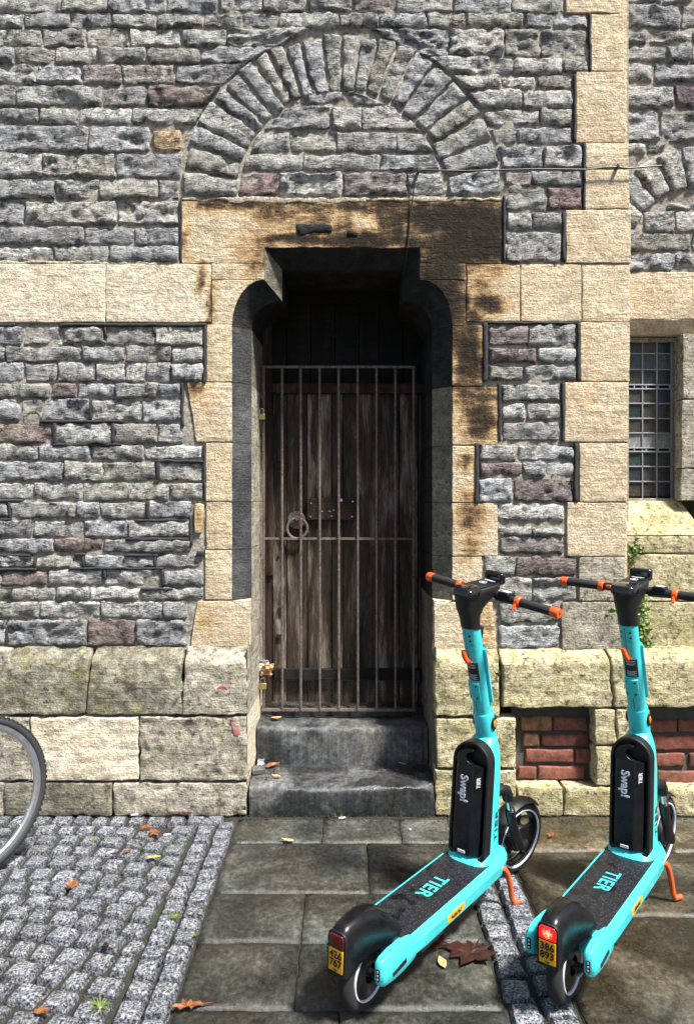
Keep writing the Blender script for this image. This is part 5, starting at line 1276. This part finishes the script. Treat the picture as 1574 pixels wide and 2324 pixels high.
MB().tube([(.34, -.30, .97), (.40, -.22, .96), (.41, 0, .96), (.40, .22, .96), (.34, .30, .97)], .0115).build('handlebar', 'black_plastic', BK)

# ================================================================== LEAVES, WEEDS, LITTER
MAPLE = [(0, -.50), (.03, -.18), (.22, -.30), (.20, -.14), (.46, -.16), (.36, .02), (.50, .16), (.30, .16), (.26, .30), (.13, .20), (.10, .38), (0, .52), (-.10, .36), (-.14, .19), (-.27, .28), (-.30, .14), (-.50, .17), (-.36, .02), (-.45, -.16), (-.20, -.14), (-.22, -.30), (-.03, -.18)]
JAG = [(0, -.6), (.03, -.34), (.12, -.30), (.10, -.16), (.22, -.12), (.15, .02), (.24, .14), (.13, .2), (.16, .34), (.06, .32), (0, .5), (-.08, .3), (-.16, .33), (-.12, .16), (-.2, .1), (-.13, -.04), (-.2, -.15), (-.08, -.2), (-.1, -.33), (-.03, -.34)]
OVAL = [(0, -.5), (.10, -.34), (.20, -.10), (.22, .08), (.14, .30), (0, .5), (-.15, .28), (-.22, .06), (-.18, -.12), (-.09, -.34)]
def leaf(px, py, size, mat, label, rz, shape=MAPLE, z=0.0, Y=None, curl=.25, sq=1.0, flat=False, pos=None):
    p_ = Vector(pos) if pos else ground(px, py, z)
    if Y: p_ = Vector((WX(px, Y), Y, z))
    rnd = random.Random(px * 7 + py); n = len(shape); V = [(0, 0, .0)]; Fs = []
    for ring in (.5, 1.0):
        for (a, b) in shape:
            x, y = a * ring, b * ring * sq; rr_ = math.hypot(x, y)
            zz = curl * (x * x * 1.1 + .25 * y * abs(y)) + rnd.uniform(-.03, .05) * ring * (.35 if mat == 'leaf_dark' else 1)
            x *= 1 + .35 * rnd.uniform(-1, 1) * (ring > .9); y *= 1 + .3 * rnd.uniform(-1, 1) * (ring > .9)
            V.append((x * size, y * size, (zz + .02) * size + .004))
    for i in range(n):
        j = (i + 1) % n; Fs.append((0, 1 + i, 1 + j)); Fs.append((1 + i, 1 + n + i, 1 + n + j, 1 + j))
    me = bpy.data.meshes.new('fallen_leaf'); me.from_pydata(V, [], Fs); me.update()
    o = link('fallen_leaf', me, mat); o.location = p_ + Vector((0, 0, .006)); o.rotation_euler = (rnd.uniform(-.15, .15), rnd.uniform(-.15, .15), rz)
    so_ = o.modifiers.new('thick', 'SOLIDIFY'); so_.thickness = .0012
    tag(o, label, 'leaf', 'fallen autumn leaves')
    # stalk
    return o
leaf(418, 1852, .07, 'leaf_dark', 'rust brown leaf on the setts at the foot of the plinth', .4, z=.005)
leaf(331, 1882, .055, 'leaf_orange', 'orange leaf touching another on the setts below the plinth, left of the pair', 1.2, z=.008)
leaf(352, 1893, .06, 'leaf_orange', 'orange leaf touching another on the setts below the plinth, right of the pair', 2.6, z=.008)
leaf(290, 1937, .04, 'leaf_orange', 'small orange leaf right of a shrivelled one among the setts', .3, z=.008)
leaf(260, 1942, .035, 'leaf_dark', 'small shrivelled brown leaf among the setts', 2.0, OVAL, z=.008)
leaf(165, 2014, .062, 'leaf_orange', 'orange lobed leaf alone on the setts near the bicycle wheel', .9, z=.008)
leaf(348, 1950, .05, 'leaf_yellow', 'narrow yellow green leaf on the setts', 1.7, OVAL, z=.008, sq=1.2)
leaf(652, 1911, .062, 'leaf_pale', 'pale tan leaf alone on the flagstones before the steps', 1.5, OVAL)
leaf(425, 2290, .10, 'leaf_orange', 'large rust orange leaf at the bottom edge of the flagstones', 1.75, JAG, sq=1.1, curl=.5)
leaf(1068, 2168, .19, 'leaf_dark', 'very large wet dark red maple leaf beside the scooter deck', 2.6, curl=.05)
leaf(990, 2143, .11, 'leaf_dark', 'dark red maple leaf overlapping left of the largest leaf', 1.9, sq=1.2, curl=.12)
leaf(1003, 2192, .065, 'leaf_pale', 'tan curled leaf just below the large dark red leaf', .2, OVAL)
leaf(1250, 1900, .05, 'leaf_orange', 'small orange leaf on the brown pavement between the scooters', 1.1)
leaf(1274, 1866, .022, 'leaf_dark', 'tiny brown leaf scrap on the brown pavement near the wall', .6, OVAL)
leaf(618, 1740, .085, 'leaf_orange', 'folded orange leaf on the lower step by the left reveal', 2.2, OVAL, z=.152, sq=1.2)
leaf(628, 1765, .05, 'leaf_pale', 'flat tan leaf on the lower step below the folded one', 1.6, OVAL, z=.15)
leaf(912, 1737, .045, 'leaf_pale', 'pale brown leaf at the back of the lower step on the right', 1.2, OVAL, z=.152)
leaf(625, 1632, .07, 'leaf_pale', 'dry tan leaf on the upper step at the gate foot', 1.5, OVAL, z=.36)
leaf(170, 2085, .0, 'leaf_orange', '', 0) if False else None
leaf(240, 2150, .04, 'leaf_dark', 'brown crumpled leaf between setts in the lower left', .5, OVAL, z=.006)
leaf(228, 2140, .0, 'leaf_orange', '', 0) if False else None
leaf(95, 2300, .05, 'leaf_orange', 'small orange leaf among the setts at the bottom left', 2.9, z=.006)

# crumpled leaves and paper caught behind the gate
lt = MB(); rnd = random.Random(3)
def crumple(name, pos, size, mat, label, cat, seed):
    n = 12; u, v = np.meshgrid(np.linspace(-1, 1, n), np.linspace(-1, 1, n))
    X = u * size * .5; Y_ = size * .35 * fbm(u * 1.6, v * 1.6, seed, 3) * 1.6; Z = v * size * .5 + size * .15 * fbm(u * 2, v * 2, seed + 5, 2)
    X = X + size * .3 * fbm(u * 1.5, v * 1.5, seed + 9, 2)
    mb = MB(); mb.v = [tuple(a) for a in np.stack([X, Y_, Z], -1).reshape(-1, 3)]; mb.f = [(j * n + i, j * n + i + 1, (j + 1) * n + i + 1, (j + 1) * n + i) for j in range(n - 1) for i in range(n - 1)]
    o = mb.build(name, mat); o.location = pos; o.modifiers.new('thick', 'SOLIDIFY').thickness = .001; tag(o, label, cat); return o
crumple('paper_scrap', (gX(596), GY - .03, gZ(1506)), .06, 'paper', 'white crumpled paper scrap caught on the gate above the lower padlock', 'paper', 1.2)
crumple('dry_leaf', (gX(607), GY - .03, gZ(1516)), .07, 'leaf_pale', 'curled brown leaf caught on the gate beside the paper scrap', 'leaf', 4.2)
crumple('paper_scrap', tuple(ground(592, 1730, .165)), .035, 'paper', 'small white paper scrap on the lower step by the left reveal', 'paper', 7.7)
bs = MB().box((0, 0, 0), (.075, .05, .03)).build('stone_chip', 'flag_step', bevel=.006, color=(1, 1, 1)); bs.location = ground(584, 1748, .165) ; bs.rotation_euler = (.1, .1, .5)
tag(bs, 'small grey stone chip on the lower step against the left reveal', 'stone')
for px, py, lb in [(380, 1894, 'pale cigarette end on the setts left of the orange leaves'), (306, 1849, 'pale cigarette end at the foot of the plinth'), (776, 1856, 'white cigarette end on the flagstone in front of the lower step')]:
    g_ = ground(px, py, .012); o = MB().cyl((-.017, 0, 0), (.017, 0, 0), .004, n=10).build('cigarette_end', 'paper'); o.location = g_; o.rotation_euler = (0, 0, .2); tag(o, lb, 'litter', 'cigarette ends on the ground')
for px, py, s_, lb in [(1337, 2048, .02, 'pale paper fleck near the right kickstand'), (1348, 2060, .024, 'larger pale paper fleck near the right kickstand'), (930, 1883, .016, 'white fleck on the flagstone left of the scooter neck')]:
    g_ = ground(px, py, .003); n_ = 7; poly = [(s_ * .5 * random.uniform(.6, 1.1) * math.cos(6.28 * k / n_), s_ * .5 * random.uniform(.6, 1.1) * math.sin(6.28 * k / n_)) for k in range(n_)]
    o = MB().prism(poly, lambda u, v, d: (u, v, d), 0, .002).build('paper_fleck', 'paper'); o.location = g_; tag(o, lb, 'litter', 'paper flecks on the ground')

# ---- ivy-like creeper on the green blocks right of the pier
IV = empty('creeper_plant', (WX(1462, YR - .09), YR - .09, WZ(1530, YR - .09))); tag(IV, 'small leaved green creeper hanging down the stones below the window', 'plant')
rnd = random.Random(11); O = IV.location
def ivp(px, py, off=0): return Vector((WX(px, YR - .09), YR - .085 - off, WZ(py, YR - .09))) - O
stm = MB()
stems = [[(1440, 1250), (1428, 1300), (1440, 1350), (1446, 1400), (1452, 1450), (1462, 1490), (1466, 1530)], [(1432, 1255), (1450, 1340), (1455, 1400), (1448, 1440), (1470, 1480), (1476, 1500)], [(1452, 1360), (1462, 1400), (1470, 1440), (1472, 1480)], [(1462, 1490), (1470, 1530), (1480, 1560)]]
for s_ in stems: stm.tube([ivp(a, b, rnd.uniform(0, .01)) for a, b in s_], .0022, 5)
stm.build('stem', 'dry_stem', IV)
lv = MB()
for k in range(620):
    zone = rnd.random()
    if zone < .16: x, y = rnd.gauss(1432, 10), rnd.gauss(1252, 12)
    elif zone < .62: y = rnd.uniform(1345, 1440); x = rnd.gauss(1447 + (y - 1345) * .10, 8)
    elif zone < .88: y = rnd.uniform(1430, 1500); x = rnd.gauss(1455 + (y - 1430) * .22, 9)
    else: y = rnd.uniform(1490, 1560); x = rnd.gauss(1464, 7)
    c_ = ivp(x, y, rnd.uniform(.004, .028)); s_ = rnd.uniform(.006, .0115)
    m_ = Matrix.Rotation(rnd.uniform(0, 6.28), 3, 'Y') @ Matrix.Rotation(rnd.uniform(-.7, .7), 3, 'X') @ Matrix.Rotation(rnd.uniform(-.6, .6), 3, 'Z')
    ring = [(0, .0, -.9), (.55, -.1, -.6), (.95, .0, .0), (.6, -.1, .55), (0, .1, 1.0), (-.6, -.1, .55), (-.95, 0, .0), (-.55, -.1, -.6)]
    lv.add([c_] + [c_ + m_ @ (Vector(q) * s_) for q in ring], [(0, 1 + i, 1 + (i + 1) % 8) for i in range(8)])
tag(lv.build('foliage', 'ivy_leaf', IV, smooth=False), kind='stuff')
def sprig(px, py, Y, label, n=5, s=.02, nm='weed_sprig'):
    p_ = Vector((WX(px, Y), Y, WZ(py, Y))); W_ = empty(nm, p_); tag(W_, label, 'plant'); rr_ = random.Random(px)
    for k in range(n):
        a = rr_.uniform(-1.3, 1.3); l = s * rr_.uniform(.7, 1.3); tip = Vector((math.sin(a) * l, -rr_.uniform(.2, .6) * l, math.cos(a) * l)); sd_ = Vector((math.cos(a), 0, -math.sin(a))) * l * .28; mid = tip * .55 + Vector((0, -.15 * l, 0))
        MB().add([(0, 0, 0), mid + sd_, tip, mid - sd_], [(0, 1, 2, 3)]).build('leaf', 'ivy_leaf', W_, smooth=False)
sprig(1385, 1391, YW - .012, 'tiny green sprig growing from the pier joint left of the creeper', 6, .03)
sprig(1133, 1535, YP - .012, 'little green weed in the plinth joint beside the nearer scooter', 4, .034)
sprig(555, 1838, YP - .02, 'tiny green weed at the foot of the left door reveal', 4, .022)
sprig(766, 1852, 3.68, 'pale green moss tuft in front of the lower step', 7, .022)
def tuft(px, py, label, n, s):
    p_ = ground(px, py, -.005); W_ = empty('grass_tuft', p_); tag(W_, label, 'grass', 'grass tufts between the setts'); rr_ = random.Random(px); mb = MB()
    for k in range(n):
        a = rr_.uniform(0, 6.28); l = s * rr_.uniform(.5, 1.2); d_ = Vector((math.cos(a), math.sin(a), 0)); b0 = d_ * rr_.uniform(0, .3) * s; sd_ = Vector((-d_.y, d_.x, 0)) * .0022
        p1 = b0 + d_ * l * .25 + Vector((0, 0, l * .5)); p2 = b0 + d_ * l * rr_.uniform(.5, .9) + Vector((0, 0, l * rr_.uniform(.5, .85)))
        mb.add([b0 - sd_, b0 + sd_, p1 + sd_ * .8, p1 - sd_ * .8, p2], [(0, 1, 2, 3), (3, 2, 4)])
    tag(mb.build('blades', 'grass_blade', W_, smooth=False), kind='stuff')
tuft(228, 2296, 'bright green grass tuft among the setts at the bottom left', 60, .04)
tuft(396, 2090, 'small yellowish grass tuft between the edge setts', 36, .035)
tuft(440, 2130, 'small green weed at the edge of the flagstones', 26, .028)
tuft(215, 1912, 'tiny grass tuft between setts near the bicycle wheel', 24, .025)
tuft(380, 2250, 'low moss green tuft between the edge setts at the bottom', 40, .022)

# ---- grit and leaf crumbs gathered along the wall foot, in the joints and on the steps
rnd = random.Random(5); mb = MB()
def crumb(x, y, z, s_):
    a = rnd.uniform(0, 6.28); q = [(x + s_ * rnd.uniform(.5, 1) * math.cos(a + k * 1.57), y + s_ * rnd.uniform(.5, 1) * math.sin(a + k * 1.57), z + rnd.uniform(0, .3) * s_) for k in range(4)]
    mb.add(q + [(x, y, z + s_ * .8)], [(0, 1, 4), (1, 2, 4), (2, 3, 4), (3, 0, 4)])
for k in range(900): crumb(rnd.uniform(-1.8, 1.9), 3.685 - abs(rnd.gauss(0, .035)), .0, rnd.uniform(.002, .007))
for k in range(500): crumb(rnd.uniform(-1.7, 1.9), rnd.uniform(2.0, 3.65), .004, rnd.uniform(.0012, .0035))
for k in range(260): crumb(rnd.choice((-1, 1)) * abs(rnd.gauss(.46, .05)) * .93 - .025, rnd.uniform(3.76, 3.96), .15, rnd.uniform(.002, .007))
for k in range(160): crumb(rnd.uniform(-.45, .4), 3.955 - abs(rnd.gauss(0, .015)), .148, rnd.uniform(.002, .006))
tag(mb.build('grit', 'dirt', smooth=False), 'loose grit and dirt along the foot of the wall and on the steps', 'grit', kind='stuff')
